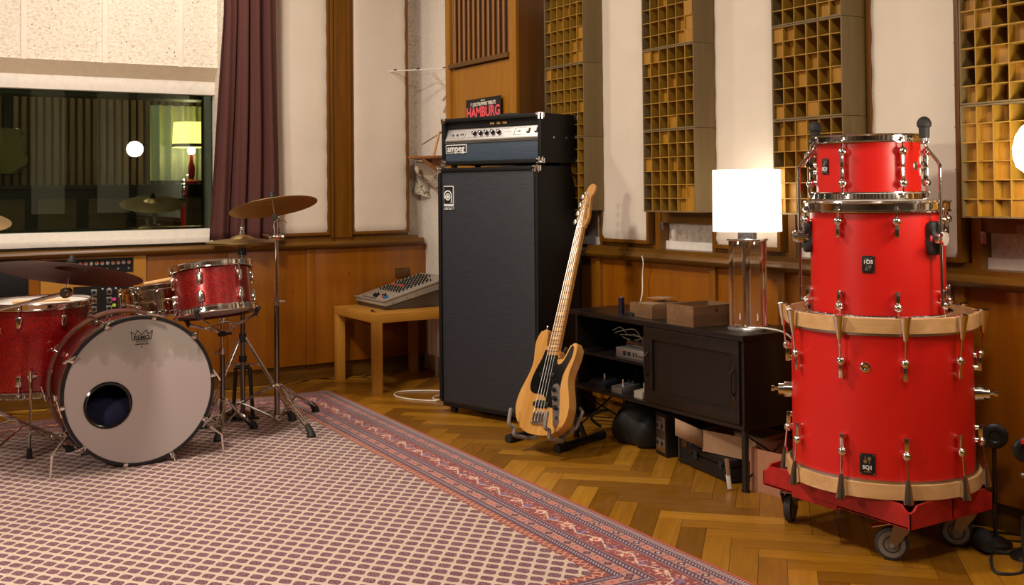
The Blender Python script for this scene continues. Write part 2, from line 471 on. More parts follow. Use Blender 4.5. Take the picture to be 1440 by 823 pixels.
# ------------------------------------------------------------------ window wall (y) and right wall (x)
m = MB(); m.bb((X0, 6.35, -.06), (3.32, 6.55, .86)); struct(m.build('wall_back', M['cream_plaster']))
m = MB(); m.bb((1.845, 6.35, .86), (3.32, 6.55, CEIL)); struct(m.build('wall_back', M['block']))
m = MB(); m.bb((X0, 6.27, 1.876), (1.845, 6.55, CEIL)); struct(m.build('wall_back', M['block']))
m = MB(); m.bb((1.845, 6.19, .85), (1.98, 6.35, CEIL)); struct(m.build('wall_back', M['block']))
m = MB()
for k in range(-9, 3):
    x = .805+.4145*k
    m.bb((x-.015, 6.262, 1.876), (x+.015, 6.28, CEIL), .003)
struct(m.build('trim_1', M['cream_plaster']))
# lintel: chamfer, white band; sill band
m = MB(); m.prism([(6.262,1.88),(6.33,1.803),(6.55,1.803),(6.55,1.88)], X0, 1.845, 'yz')
struct(m.build('trim_2', plain('lintel_paint', rgb(214,196,172), .7)))
m = MB(); m.bb((X0, 6.325, 1.726), (1.845, 6.55, 1.803), .002)
for k in range(-8, 5):
    m.cyl((.80+.30*k, 6.326, 1.762), (.80+.30*k, 6.3235, 1.762), .004, n=8)
m.bb((X0, 6.30, .895), (1.845, 6.55, .942), .002)
m.bb((X0, 6.235, .866), (1.90, 6.55, .897), .003)
for k in range(-8, 5):
    m.cyl((.80+.30*k, 6.301, .92), (.80+.30*k, 6.2985, .92), .004, n=8)
struct(m.build('trim_3', M['white']))
# window: pane in a dark frame
m = MB(); m.bb((X0+.05, 6.37, .94), (1.84, 6.376, 1.728)); w_ = struct(m.build('window_1', M['glass']))
m = MB()
m.bb((1.802, 6.377, .94), (1.846, 6.395, 1.728)); m.bb((1.83, 6.377, .94), (1.85, 6.56, 1.728)); m.bb((X0, 6.377, .935), (1.845, 6.56, .955)); m.bb((X0, 6.377, 1.70), (1.845, 6.56, 1.73))
m.build('window_frame', M['blackmetal'], w_)
# rail along the window wall and along the right wall
def rail_profile(o):   # (offset into room, z)
    return [(o, .806), (-.035, .806), (-.05, .814), (-.056, .828), (-.05, .843), (-.035, .851), (o, .852)]
m = MB(); m.prism([(6.27+a, z) for a, z in rail_profile(.03)], X0, 3.165, 'yz')
m.bb((1.9, 6.235, .851), (3.13, 6.36, .868)); struct(m.build('trim_4', M['frame_h']))
m = MB(); m.prism([(3.25+a, z) for a, z in rail_profile(.03)], Y0, 4.50, 'xz')
m.bm.verts.ensure_lookup_table()
m.bb((3.215, Y0, .851), (3.34, 4.50, .868)); struct(m.build('trim_5', M['frame_y']))
# wainscot panels (window wall)
m = MB()
seams = [X0, -2.4, -1.6, -.8, 0.0, .69, .885, 1.37, 1.44, 1.9, 2.385, 2.44, 3.203]
for a, b in zip(seams, seams[1:]):
    if abs(a-.885) < .01: m.bb((a+.002, 6.27, .10), (b-.002, 6.33, .40)); continue
    if abs(a-.69) < .01: m.bb((a+.002, 6.27, .10), (b-.002, 6.33, .72)); continue
    dy = .004 if abs(a-2.385) < .01 else 0
    m.bb((a+.0015, 6.27-dy, .10), (b-.0015, 6.33, .808), .001)
m.bb((.70, 6.262, .72), (.88, 6.33, .808))
struct(m.build('trim_6', M['panelwood']))
m = MB(); m.bb((X0, 6.30, 0), (3.2, 6.36, .10)); struct(m.build('baseboard_back', M['frame_h']))
# wainscot panels (right wall) with battens
m = MB()
ys = [Y0, -1.4, -.6, .2, 1.0, 1.75, 2.345, 3.17, 3.58, 4.41]
for a, b in zip(ys, ys[1:]): m.bb((3.25, a+.0015, .098), (3.31, b-.0015, .808), .001)
struct(m.build('trim_7', M['panelwood']))
m = MB()
for y in (.2, 1.0, 1.75, 2.345, 3.17, 3.58, 4.43): m.bb((3.232, y-.018, .098), (3.26, y+.018, .808), .002)
m.bb((3.25, 4.41, .098), (3.31, 4.6, .808)); struct(m.build('trim_8', M['oak_batten']))
m = MB(); m.bb((3.28, Y0, 0), (3.34, 6.3, .098)); struct(m.build('baseboard_right', M['frame_y']))
# structural right wall
m = MB(); m.bb((3.315, Y0, -.06), (3.45, 6.5, CEIL)); struct(m.build('wall_right', M['coarse']))
m = MB(); m.bb((3.2, 5.0, 0), (3.34, 6.35, CEIL), .003); struct(m.build('wall_corner', M['cream_plaster']))
m = MB(); m.bb((3.295, Y0, .866), (3.33, 4.9, .905)); struct(m.build('trim_9', M['white']))
# uprights and headers that carry the panels
FY = [(4.044, 4.402), (3.195, 3.565), (2.354, 2.710), (1.51, 1.87), (.66, 1.02), (4.90, 5.2)]
m = MB()
for a, b in FY[:5]:
    m.bb((3.262, a-.078, .866), (3.32, a-.040, CEIL)); m.bb((3.262, b+.022, .866), (3.32, b+.045, CEIL))
    m.bb((3.27, a-.04, .866), (3.32, b+.03, .885))
struct(m.build('trim_10', M['frame']))
m = MB(); 
for a, b in ((3.64, 3.97), (2.79, 3.12), (1.95, 2.28), (1.1, 1.43)): m.bb((3.27, a-.04, .990), (3.315, b+.03, 1.06))
struct(m.build('trim_11', M['frame_y']))
brk = None
for y in (3.955, 2.268):
    m = MB(); m.bb((3.258, y-.009, .955), (3.263, y+.009, .995), .001); m.cyl((3.259,y,.965),(3.256,y,.965),.003,n=8); m.cyl((3.259,y,.985),(3.256,y,.985),.003,n=8)
    tag(m.build('metal_bracket', M['steel']), 'small steel plate under the near wooden acoustic diffuser stack' if y < 3 else 'small steel plate below the diffuser stack left of the table lamp', 'bracket', 'steel plates on the wall')

# fabric panels --------------------------------------------------------------
def fabric_panel(label, plane, a, b, z0, z1, at, group='fabric wall panels'):
    """plane 'x': wall at x=at facing -x, spans y a..b ; plane 'y': wall at y=at facing -y, spans x a..b"""
    r = thing('fabric_wall_panel', label, 'wall panel', (at, a, z0) if plane == 'x' else (a, at, z0), group=group)
    fw = .018
    m = MB()
    def P(u, d, z): return (at+d, u, z) if plane == 'x' else (u, at+d, z)
    for (u0, u1, zz0, zz1) in ((a-fw, a, z0-fw, z1), (b, b+fw, z0-fw, z1), (a, b, z0-fw, z0)):
        m.bb(P(u0, -.012, zz0), P(u1, .06, zz1), .003)
    m.build('frame', M['frame'], r, world=True)
    m = MB()   # padded cloth with soft wrinkled edges
    NU, NZ = 28, 90
    random.seed(int(a*100))
    tacks = [z0+.012+k*.145 for k in range(int((z1-z0)/.145)+1)]
    rows = []
    for j in range(NZ+1):
        z = z0+(z1-z0)*j/NZ; row = []
        tz = min(abs(z-q) for q in tacks)
        for i in range(NU+1):
            s_ = i/NU; u = a+(b-a)*s_
            edge = min(s_, 1-s_)*(b-a)
            pin = .0016*math.cos(2*PI*(z-z0-.012)/.145)*math.exp(-edge/.03)
            d = -.004 - .010*(1-math.exp(-edge/.025)) - pin - .0*math.sin(7*z+9*s_)*math.sin(4*s_+2.2*z)
            if j == 0: d += .010
            inset = (.0007*(1-math.cos(2*PI*(z-z0-.012)/.145))) * (1 if s_ in (0, 1) else 0)
            uu = u + (inset if s_ == 0 else -inset if s_ == 1 else 0)
            row.append(m._v(P(uu, d, z)))
        rows.append(row)
    for j in range(NZ):
        for i in range(NU):
            m.face([rows[j][i], rows[j][i+1], rows[j+1][i+1], rows[j+1][i]], True)
    m.build('cloth', M['fabric'], r, world=True)
    m = MB()
    for q in tacks:
        for u in (a+.004, b-.004):
            m.cyl(P(u, -.006, q), P(u, -.0095, q), .0022, n=6)
    m.build('tacks', M['steel'], r, world=True)
    return r
fabric_panel('cream cloth panel just right of the purple-brown curtain', 'y', 2.09, 2.508, .903, CEIL-.02, 6.235)
fabric_panel('cream cloth panel between wooden post and rough corner strip', 'y', 2.682, 3.045, .903, CEIL-.02, 6.235)
m = MB(); m.bb((2.528, 6.225, .868), (2.664, 6.35, CEIL), .003); m.bb((2.528, 6.215, .868), (2.546, 6.235, CEIL), .002); m.bb((2.646, 6.215, .868), (2.664, 6.235, CEIL), .002)
m.bb((1.98, 6.25, .868), (3.065, 6.35, .89)); struct(m.build('trim_12', M['frame']))
labs = ['cream cloth panel with soft shadow, right of the amp stack', 'cream cloth panel standing directly behind the table lamp', 'cream cloth panel directly behind the smallest red drum']
for (a, b), lb in zip(FY[:3], labs): fabric_panel(lb, 'x', a, b, .905, CEIL-.02, 3.25)

# diffuser modules --------------------------------------------------------------
def diffuser(label, ynear, z0, W=.355, H=.37, xf=3.12, seed=0, shallow=None):
    r = thing('acoustic_diffuser', label, 'acoustic panel', (xf, ynear, z0), group='wooden acoustic diffuser boxes')
    y0, y1, z1 = ynear, ynear+W, z0+H-.0015
    m = MB(); T = .006
    m.bb((xf, y0, z0), (3.275, y0+T, z1), .0007); m.bb((xf, y1-T, z0), (3.275, y1, z1), .0007)
    m.bb((xf, y0+T, z0), (3.275, y1-T, z0+T), .0007); m.bb((xf, y0+T, z1-T), (3.275, y1-T, z1), .0007)
    m.build('case', M['diff_side'], r, world=True)
    m = MB(); cw, ch = W/6, (z1-z0)/6
    for k in range(1, 6): m.bb((xf+.001, y0+cw*k-.0016, z0+T), (3.265, y0+cw*k+.0016, z1-T))
    for k in range(1, 6): m.bb((xf+.0015, y0+T, z0+ch*k-.0016), (3.265, y1-T, z0+ch*k+.0016))
    m.build('divider_grid', M['diff'], r, world=True)
    rnd = random.Random(seed); m = MB()
    for i in range(6):
        for j in range(6):
            # i counts from the far side, j from the top, as seen from the room
            key = (i, j)
            d = rnd.choice([.07, .10, .125, .14, .145, .145])
            if shallow is not None and key in shallow: d = shallow[key]
            ya = y1-cw*(i+1)+.0018; yb = y1-cw*i-.0018; zb = z1-ch*j-.0018; za = z1-ch*(j+1)+.0018
            m.bb((xf+d, ya, za), (3.27, yb, zb))
    m.build('cell_blocks', M['diff_block'], r, world=True)
    return r
S_top2 = {(4,4):.03,(5,3):.0,(5,4):.008,(4,3):.05,(4,5):.018,(5,5):.003,(2,2):.03}
S_mid2 = {(0,0):.006,(1,0):.02,(0,1):.03,(1,1):.045,(3,2):.035,(2,3):.03,(5,3):.04,(3,5):.012,(0,5):.04,(2,5):.09}
S_bot2 = {(2,0):.02,(0,2):.012,(3,2):.03,(2,3):.05,(4,4):.025,(5,4):.012,(4,5):.02,(5,5):.004,(1,3):.05}
S_mid3 = {(0,0):.008,(1,0):.025,(0,1):.02,(1,1):.04,(3,2):.03,(2,3):.02,(5,3):.012,(0,5):.015,(3,5):.006,(1,5):.05,(4,3):.05}
S_bot3 = {(2,0):.010,(0,0):.035,(1,0):.05,(0,1):.02,(1,1):.03,(2,1):.02,(3,2):.03,(2,2):.04,(0,3):.012,(1,3):.05,(0,4):.03,(1,4):.02,(2,5):.03,(0,5):.04,(1,5):.02,(3,0):.05}
S4 = {(0,0):.02,(1,0):.03,(0,1):.015,(1,1):.02,(2,1):.04,(0,2):.03,(1,2):.035,(2,2):.025,(0,3):.035,(1,3):.03,(2,3):.02,(0,4):.03,(1,4):.03,(2,4):.04,(3,4):.02,(0,5):.02,(1,5):.02,(2,5):.035,(3,5):.008,(4,5):.03,(2,0):.05,(3,2):.02}
S4b = {(0,0):.03,(1,0):.04,(0,5):.03,(1,5):.05,(2,3):.02,(3,2):.03,(0,1):.02,(1,1):.02,(3,4):.03}
cols = [('beside the wooden corner column', 4.376), ('left of the table lamp', 3.556), ('between table lamp and red drum stack', 2.738), ('right of the red drum stack', 1.893)]
shl = [[{(0,2):.02,(3,1):.03,(2,2):.03,(4,4):.02,(5,3):.01,(5,4):.02,(5,5):.008,(4,5):.02}, {(0,0):.01,(1,0):.03,(0,1):.03,(1,1):.04,(3,2):.04,(2,3):.05,(5,3):.02}, None], [S_top2, S_mid2, S_bot2], [{(4,5):.02,(5,5):.03}, S_mid3, S_bot3], [S4b, S4b, S4]]
for ci, (nm, yn) in enumerate(cols):
    for k, zz in enumerate((1.785, 1.415, 1.045)):
        word = ('topmost', 'middle', 'lowest')[k]
        diffuser('%s wooden grid diffuser box in the stack %s' % (word, nm), yn, zz, W=.355 if ci else .352, seed=ci*10+k, shallow=shl[ci][k])

# corner column with slatted vent ------------------------------------------------
r = thing('corner_column', 'tall wooden corner column with slatted vent behind the amp', 'column', (3.05, 5.28, 0))
cy0, cy1 = 4.905, 5.69
m = MB()
m.bb((3.062, cy0+.004, 0), (3.33, cy1, 1.865)); m.bb((3.10, cy0+.004, 1.865), (3.33, cy1, CEIL))
m.build('body', M['column'], r, world=True)
m = MB(); m.bb((3.05, cy0-.012, 0), (3.33, cy0+.004, CEIL), .002); m.build('side_panel', M['columnside'], r, world=True)
m = MB(); m.bb((3.045, cy0-.012, 0), (3.07, cy0+.055, CEIL), .003); m.bb((3.045, cy1-.055, 0), (3.07, cy1, CEIL), .003)
m.build('stile', M['column'], r, world=True)
m = MB(); m.bb((3.085, cy0+.05, 1.87), (3.105, cy1-.05, CEIL-.01)); m.build('vent_backing', M['columnside'], r, world=True)
for k in range(12):
    y = cy0+.085+k*(cy1-cy0-.17)/11
    m = MB(); m.cyl((3.068, y, 1.88), (3.068, y, CEIL-.01), .0105, n=10)
    m.build('slat', M['oak_batten'], r, world=True)
m = MB(); m.prism([(3.035,1.872),(3.035,1.897),(3.10,1.912),(3.10,1.872)], cy0+.055, cy1-.055, 'xz'); m.build('ledge', M['frame_y'], r, world=True)
# poster
pm = Matrix(((0,0,-1,3.0005),(-1,0,0,0),(0,1,0,0),(0,0,0,1)))   # text frame: x->-y, y->z, normal -> -x
r = thing('poster', 'black poster lettered HAMBURG in pink behind the amp head', 'poster', (2.999, 5.158, 1.50))
m = MB(); m.bb((3.0405, 5.045, 1.50), (3.0435, 5.432, 1.670)); m.build('sheet', plain('poster_black', rgb(26,20,20), .5), r, world=True)
pink = plain('poster_pink', rgb(232,86,98), .5); pw_ = plain('poster_white', rgb(225,215,205), .5)
def ptext(nm, body, size, z, mat, **k):
    mm = Matrix.Translation((3.0402, 5.239, z)) @ Matrix(((0,0,-1,0),(-1,0,0,0),(0,1,0,0),(0,0,0,1)))
    return text(nm, body, size, mat, r, mm, world=True, **k)
ptext('lettering', 'HAMBURG', .080, 1.590, pink, bold=.0026, sx=.98)
ptext('lettering', '1\u00b0 JOE STRUMMER TRIBUTE', .027, 1.637, pw_, bold=.0008, sx=.86)
ptext('lettering', 'PRESENTS', .012, 1.657, pw_, sx=.85)

# small things in the corner ---------------------------------------------------------
r = thing('corner_shelf', 'small wooden shelf on the white corner wall left of the amp', 'shelf', (3.2, 5.95, 1.34))
m = MB(); m.prism([(3.2,6.30),(3.14,6.27),(2.96,6.03),(2.965,6.0),(3.2,5.62)], 1.352, 1.366, 'xy', .002); m.build('board', M['shelfwood'], r, world=True)
m = MB(); m.bb((3.16, 5.75, 1.31), (3.2, 6.1, 1.352)); m.tube([(3.01,5.93,1.345),(3.19,5.86,1.20)], .011, 6); m.build('bracket', M['shelfwood'], r, world=True)
r = thing('hanging_newspaper', 'crumpled printed newspaper hanging below the little corner shelf', 'newspaper', (3.18, 5.8, 1.1))
t = NT('newsprint'); t.set(Roughness=.8); c = t.coord(); n = t.noise(t.mapping(c, (60,10,26), (.5,.2,0)), 1.2, 5, .8); n2 = t.noise(c, 9, 3)
t.col(t.mix(n2.gt(.50), t.ramp(n, [(.42, rgb(70,62,56)), (.55, rgb(196,180,160))]), t.ramp(n, [(.30, rgb(120,105,92)), (.42, rgb(204,190,170))])))
m = MB(); NU, NZ = 22, 16; rows = []
for j in range(NZ+1):
    row = []
    for i in range(NU+1):
        u = i/NU; q = j/NZ
        y = 6.31-.66*u; z = 1.345-.05*u*(1-q)-q*(.20+.05*math.sin(3*u)+.08*u)
        x = 3.165-.03*math.sin(9*u+2*q)-.02*math.sin(14*u-5*q)-.02*math.sin(6*q)
        row.append(m._v((x, y, z)))
    rows.append(row)
for j in range(NZ):
    for i in range(NU): m.face([rows[j][i], rows[j][i+1], rows[j+1][i+1], rows[j+1][i]], True)
o = m.build('sheet', t.mat, r, world=True, recalc=False)
so = o.modifiers.new('thickness', 'SOLIDIFY'); so.thickness = .002
def bar3(m, a, b, w_, th):
    a, b = V(a), V(b); d = b-a; L_ = d.length; q = d.to_track_quat('Z', 'X').to_matrix()
    m.box((a+b)/2, (th, w_, L_), rot=q, bev=.0006)
r = thing('folding_wall_rack', 'white folding rack arm mounted on the corner wall', 'rack', (3.19, 5.9, 1.75))
m = MB(); m.tube([(2.93,6.22,1.912),(3.185,5.70,1.895)], .0045, 6); m.build('rail', M['plastic_white'], r, world=True)
for a, b in (((3.17,6.10,1.90),(3.19,5.62,1.57)), ((3.17,5.72,1.89),(3.185,5.97,1.64)), ((3.19,5.82,1.74),(3.19,5.62,1.60)), ((3.195,6.0,1.72),(3.195,5.78,1.84))):
    m = MB(); bar3(m, a, b, .022, .006); m.build('slat', plain('pale_slat', rgb(214,196,182), .6), r, world=True)
for q in ((2.95,6.18,1.917),(3.03,6.02,1.912),(3.12,5.84,1.905)):
    m = MB(); m.sph(q, .012, 10, (1,1,.5)); m.build('clip', M['black'], r, world=True)
for lb, a, b, mt in (('pale wooden stick leaning upright on the corner shelf', (3.02,5.80,1.366), (3.04,5.76,1.51), 'maple'), ('thin black-capped rod leaning in the corner above the shelf', (2.96,5.84,1.43), (3.19,5.68,1.60), 'boxwood')):
    m = MB(); m.tube([a, b], .0085 if mt == 'maple' else .0035, 8)
    o = m.build('wooden_stick', M[mt]); tag(o, lb, 'stick')
m = MB(); 
for k in range(5): m.bb((3.06, 5.72+.055*k, .14), (3.19, 5.765+.055*k, .50), .012)
m.bb((3.10,5.72,.17),(3.16,5.98,.2)); m.bb((3.10,5.72,.44),(3.16,5.98,.47))
r = thing('radiator', 'white ribbed radiator under the table by the corner', 'radiator', (3.12, 5.85, .14)); m.build('ribs', M['white'], r, world=True)
m = MB(); m.cyl((3.12,5.73,0),(3.12,5.73,.16),.012,n=10); m.cyl((3.12,5.97,0),(3.12,5.97,.16),.012,n=10); m.build('feet', M['white'], r, world=True)
r = thing('outlet_plate', 'brown outlet plate on wainscot behind the mixer', 'outlet', (3.03, 6.27, .63))
m = MB(); m.bb((2.98, 6.262, .60), (3.08, 6.27, .66), .002); m.build('plate', M['columnside'], r, world=True)
m = MB(); m.cyl((2.995,6.262,.63),(2.995,6.2595,.63),.003,n=8); m.cyl((3.065,6.262,.645),(3.065,6.2595,.645),.003,n=8); m.build('screws', M['steel'], r, world=True)
m = MB()
for q in ((2.665,.64),(2.30,.62),(2.30,.55)): m.cyl((q[0],6.27,q[1]),(q[0],6.2685,q[1]),.004,n=8)
struct(m.build('trim_13', M['ink']))

# patch bay and rack set in the wainscot ------------------------------------------------
r = thing('patch_bay', 'black patch bay with a row of knobs under the window', 'rack gear', (1.12, 6.27, .76))
m = MB(); m.bb((.885, 6.262, .795), (1.366, 6.30, .81)); m.bb((.885, 6.262, .40), (.895, 6.30, .8)); m.bb((1.366, 6.255, .40), (1.434, 6.33, .808)); m.bb((.895,6.262,.645),(1.366,6.30,.712)); m.bb((.895,6.262,.40),(1.05,6.30,.645)); m.build('wooden_frame', M['lack'], r, world=True)
m = MB(); m.bb((.895, 6.275, .712), (1.366, 6.33, .795)); m.build('panel', M['black'], r, world=True)
knr = plain('red_knob_cap', rgb(190,60,44), .4)
kb = None
for k in range(16):
    x = .915+k*.0285
    m = MB(); m.cyl((x,6.276,.768),(x,6.262,.768),.010,n=10); o = m.build('knob', M['steel'], r, world=True)
    m = MB(); m.cyl((x,6.263,.772),(x,6.259,.772),.006,n=8); m.build('knob_cap', knr if k % 3 != 2 else M['steel'], o, world=True)
    if k % 2 == 1:
        m = MB(); m.cyl((x,6.276,.735),(x,6.268,.735),.006,n=8); m.build('socket', M['steel'], r, world=True)
r = thing('socket_panel', 'black audio socket panel behind the snare drum', 'rack gear', (1.24, 6.27, .5))
m = MB(); m.bb((1.05, 6.258, .40), (1.366, 6.33, .645)); m.build('panel', M['black'], r, world=True)
for i in range(2):
    for j in range(5):
        x, z = 1.155+.0*i, .61-.046*j
        if i: x = 1.235
        m = MB(); m.box((x,6.256,z),(.030,.006,.034), bev=.002); o = m.build('socket', M['steel'], r, world=True)
        m = MB(); m.cyl((x,6.2535,z),(x,6.2525,z),.010,n=10); m.build('socket_hole', M['ink'], o, world=True)
for z, cc in ((.568, rgb(230,60,150)), (.535, rgb(180,210,60))):
    m = MB(); m.bb((1.252, 6.2555, z-.008), (1.27, 6.2575, z+.008)); m.build('sticker', plain('sticker', cc, .6), r, world=True)
for x in (1.20,1.235,1.27):
    m = MB(); m.cyl((x,6.258,.628),(x,6.252,.628),.005,n=8); m.build('button', M['plastic_white'], r, world=True)
r = thing('wall_speaker_panel', 'plain black panel in wainscot at the left frame edge', 'panel', (.75, 6.27, .77))
m = MB(); m.bb((.45, 6.256, .60), (.826, 6.30, .805), .003); m.build('panel', M['black'], r, world=True)
m = MB(); m.cyl((.80,6.256,.74),(.80,6.245,.74),.006,n=8); m.build('peg', M['oak_batten'], r, world=True)

# curtain ---------------------------------------------------------------------------
r = thing('curtain', 'dark purple-brown curtain hanging beside the studio window', 'curtain', (1.97, 6.15, .88))
m = MB(); NU, NZ = 150, 40; rows = []
for j in range(NZ+1):
    q = j/NZ; z = .878+(CEIL-.05-.878)*q; row = []
    wl = 1.742+.085*min(1, max(0, z-.9)/1.3); wr = 2.163-.020*min(1, (z-.878)/1.2)
    for i in range(NU+1):
        u = i/NU; x = wl+(wr-wl)*u
        ph = u*2*PI*4.2+.25*math.sin(3*z)
        amp = .026*(1-.25*q)
        y = 6.105 + amp*math.sin(ph) + .008*math.sin(2.3*ph+1.2*z) + .004*math.sin(5*z+6*u)
        row.append(m._v((x+.010*math.cos(ph), y, z+(.004*math.sin(ph) if j == 0 else 0))))
    rows.append(row)
for j in range(NZ):
    for i in range(NU): m.face([rows[j][i], rows[j][i+1], rows[j+1][i+1], rows[j+1][i]], True)
o = m.build('cloth', M['curtain'], r, world=True, recalc=False); so = o.modifiers.new('thickness', 'SOLIDIFY'); so.thickness = .003
m = MB(); m.cyl((1.6,6.105,CEIL-.045),(2.3,6.105,CEIL-.045),.012,n=12); m.build('rod', M['darkchrome'], r, world=True)

# control room beyond the pane ----------------------------------------------------------
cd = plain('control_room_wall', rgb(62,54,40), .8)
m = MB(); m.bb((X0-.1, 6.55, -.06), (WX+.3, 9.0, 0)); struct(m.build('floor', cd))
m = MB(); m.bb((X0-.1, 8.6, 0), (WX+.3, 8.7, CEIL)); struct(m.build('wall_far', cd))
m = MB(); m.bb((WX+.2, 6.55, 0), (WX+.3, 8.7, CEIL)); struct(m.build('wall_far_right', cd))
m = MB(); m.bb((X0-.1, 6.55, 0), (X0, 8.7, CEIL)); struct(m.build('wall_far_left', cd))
m = MB()
for k in range(46):
    x = .2+k*.055
    if x > 2.6: break
    m.bb((x, 8.54, 1.2), (x+.034, 8.6, CEIL), .003)
struct(m.build('trim_14', wood('slatted_wall_wood', rgb(120,84,50), rgb(160,116,72), 'z', .5)))
r = thing('pleated_curtain', 'pale green pleated curtain lit by a lamp beyond the window', 'curtain', (2.2, 8.5, 1.2))
m = MB(); rows = []
for j in range(2):
    rows.append([m._v((1.98+i*.006, 8.50+.028*math.sin(i*.42), (1.25, 1.83)[j])) for i in range(70)])
for i in range(69): m.face([rows[0][i], rows[0][i+1], rows[1][i+1], rows[1][i]], True)
m.build('cloth', plain('green_curtain', rgb(190,195,165), .8), r, world=True, recalc=False)
r = thing('shaded_lamp', 'yellow-shaded lamp glowing in the room behind the window', 'lamp', (2.30, 8.3, 1.2))
m = MB(); m.lathe([(.135,1.50),(.140,1.50),(.130,1.69),(.125,1.69)], (2.24,8.3,0), n=32, closed_prof=True); m.build('shade', emit('yellow_shade', rgb(250,225,130), 2.6), r, world=True)
m = MB(); m.lathe([(.142,1.50),(.1415,1.525),(.136,1.525),(.137,1.50)], (2.24,8.3,0), n=32, closed_prof=True); m.build('shade_trim', M['boxwood'], r, world=True)
m = MB(); m.lathe([(0,1.22),(.05,1.22),(.05,1.24),(.02,1.26),(.028,1.34),(.012,1.40),(.01,1.56),(0,1.56)], (2.24,8.3,0), n=24); m.build('base', plain('red_lamp_base', rgb(150,30,30), .3), r, world=True)
m = MB(); m.sph((2.24,8.3,1.475), .03, 14); m.build('bulb', emit('lamp_bulb', (1,.9,.7,1), 40), r, world=True)
r = thing('control_desk', 'dark cabinet row in the room behind the window', 'desk', (1.4, 8.1, 0))
m = MB(); m.bb((.3, 7.95, 1.19), (2.75, 8.5, 1.215)); m.bb((.3, 8.0, 0), (2.75, 8.5, .3)); m.build('desk_top', M['darkwood'], r, world=True)
for k in range(7):
    m = MB(); m.bb((.45+k*.33, 7.98, .3), (.70+k*.33, 8.48, 1.12), .004); m.build('cabinet_door', M['boxwood'], r, world=True)
m = MB(); m.bb((.3, 8.02, .3), (2.75, 8.5, 1.19)); m.build('carcass', M['black'], r, world=True)
r = thing('wall_guitar', 'gold guitar body hanging at the left behind the window', 'guitar', (.98, 8.45, 1.4))
gp = catmull([(0,-.16),(.11,-.13),(.13,-.03),(.085,.05),(.11,.12),(.07,.17),(0,.16),(-.07,.17),(-.11,.12),(-.085,.05),(-.13,-.03),(-.11,-.13)], 5)
m = MB(); m.prism([(.97+p.x, 1.46+p.y) for p in gp], 8.40, 8.45, 'xz', .01); m.build('body', metal('gold_top', (.30,.24,.10,1), .3), r, world=True)
m = MB(); m.bb((.952,8.41,1.6),(.988,8.43,2.1)); m.build('neck', M['darkwood'], r, world=True)
# ------------------------------------------------------------------ bass amp stack
ARZ = math.atan2(-.954, .301)
def corner_cap(m, x, y, z, sx, sy, sz, s=.03):
    """chrome corner; signs give the direction pointing into the cabinet"""
    e = .002; th = .003
    for (a, b) in (((x-sx*e, y-sy*e, z-sz*e), (x+sx*s, y-sy*e+sy*th, z+sz*s*.8)), ((x-sx*e, y-sy*e, z-sz*e), (x-sx*e+sx*th, y+sy*s, z+sz*s*.8)), ((x-sx*e, y-sy*e, z-sz*e), (x+sx*s, y+sy*s, z-sz*e+sz*th))):
        m.bb(a, b, .001)
    m.cyl((x+sx*s*.3, y-sy*.003, z+sz*.001), (x+sx*s*.3, y-sy*.003, z+sz*s*1.05), .0045, n=8)
    m.cyl((x-sx*.003, y+sy*s*.3, z+sz*.001), (x-sx*.003, y+sy*s*.3, z+sz*s*1.05), .0045, n=8)
    m.sph((x+sx*.002, y+sy*.002, z+sz*.002), .0075, 10)
# cabinet: local x to the viewer's right, local y away from the viewer
W = .675
r = thing('bass_cabinet', 'tall black speaker cabinet with charcoal grille standing on the floor', 'amplifier', (2.633, 5.016, 0), ARZ)
zb, zt, D0, D1 = .035, 1.268, .335, .27
m = MB()
m.prism([(0,zb),(D0,zb),(D0,1.03),(D1,zt),(0,zt)], 0, .020, 'yz', .004); m.prism([(0,zb),(D0,zb),(D0,1.03),(D1,zt),(0,zt)], W-.020, W, 'yz', .004)
m.bb((.018, 0, zt-.020), (W-.018, D1, zt), .004); m.bb((.018, 0, zb), (W-.018, D0, zb+.022), .004)
m.prism([(.30,1.01),(.325,1.02),(.262,zt-.01),(.25,zt-.01)], .018, W-.018, 'yz'); m.bb((.018, .312, zb), (W-.018, .328, 1.02))
m.build('cabinet_shell', M['tolex'], r)
m = MB(); m.bb((.021, .010, zb+.023), (W-.021, .03, zt-.021), .002); m.build('grille', M['grille_cab'], r)
m = MB(); m.bb((.02, .006, zb+.021), (W-.02, .011, zb+.026)); m.bb((W-.021,-.001,zb+.02),(W-.020,.002,zt-.02)); m.build('piping', M['darkchrome'], r)
m = MB()
for x, sx in ((0,1),(W,-1)):
    for z, sz in ((zb,1),(zt,-1)):
        m = MB(); corner_cap(m, x, 0, z, sx, 1, sz); m.build('corner_cap', M['chrome'], r)
for x in (.06, W-.06):
    for y in (.05, .30):
        m = MB(); m.cyl((x,y,0),(x,y,zb+.002),.018,.022,n=14); m.build('foot', M['rubber'], r)
# badge
bm_ = Matrix(((1,0,0,0),(0,0,-1,0),(0,1,0,0),(0,0,0,1)))    # text frame: faces -y
def TB(x, y, z): return Matrix.Translation((x,y,z)) @ bm_
m = MB(); m.bb((.040, .004, 1.052), (.110, .010, 1.175), .002); bd = m.build('badge', M['logo_white'], r)
m = MB(); m.bb((.0435, .0025, 1.082), (.1065, .0045, 1.1715)); m.build('badge_field', M['ink'], bd)
m = MB()
ccx, ccz = .072, 1.118
m.lathe([(.0, 0), (.0085, 0), (.0085,.0012), (0,.0012)], (ccx, .0026, ccz), (0,-1,0), 24)
m.lathe([(.0125,0), (.0185,0), (.0185,.0012), (.0125,.0012)], (ccx, .0026, ccz), (0,-1,0), 32, closed_prof=True)
m.lathe([(.0225,0), (.0285,0), (.0285,.0012), (.0225,.0012)], (ccx, .0026, ccz+.006), (0,-1,0), 32, a0=.98*PI, a1=2.18*PI, closed_prof=True)
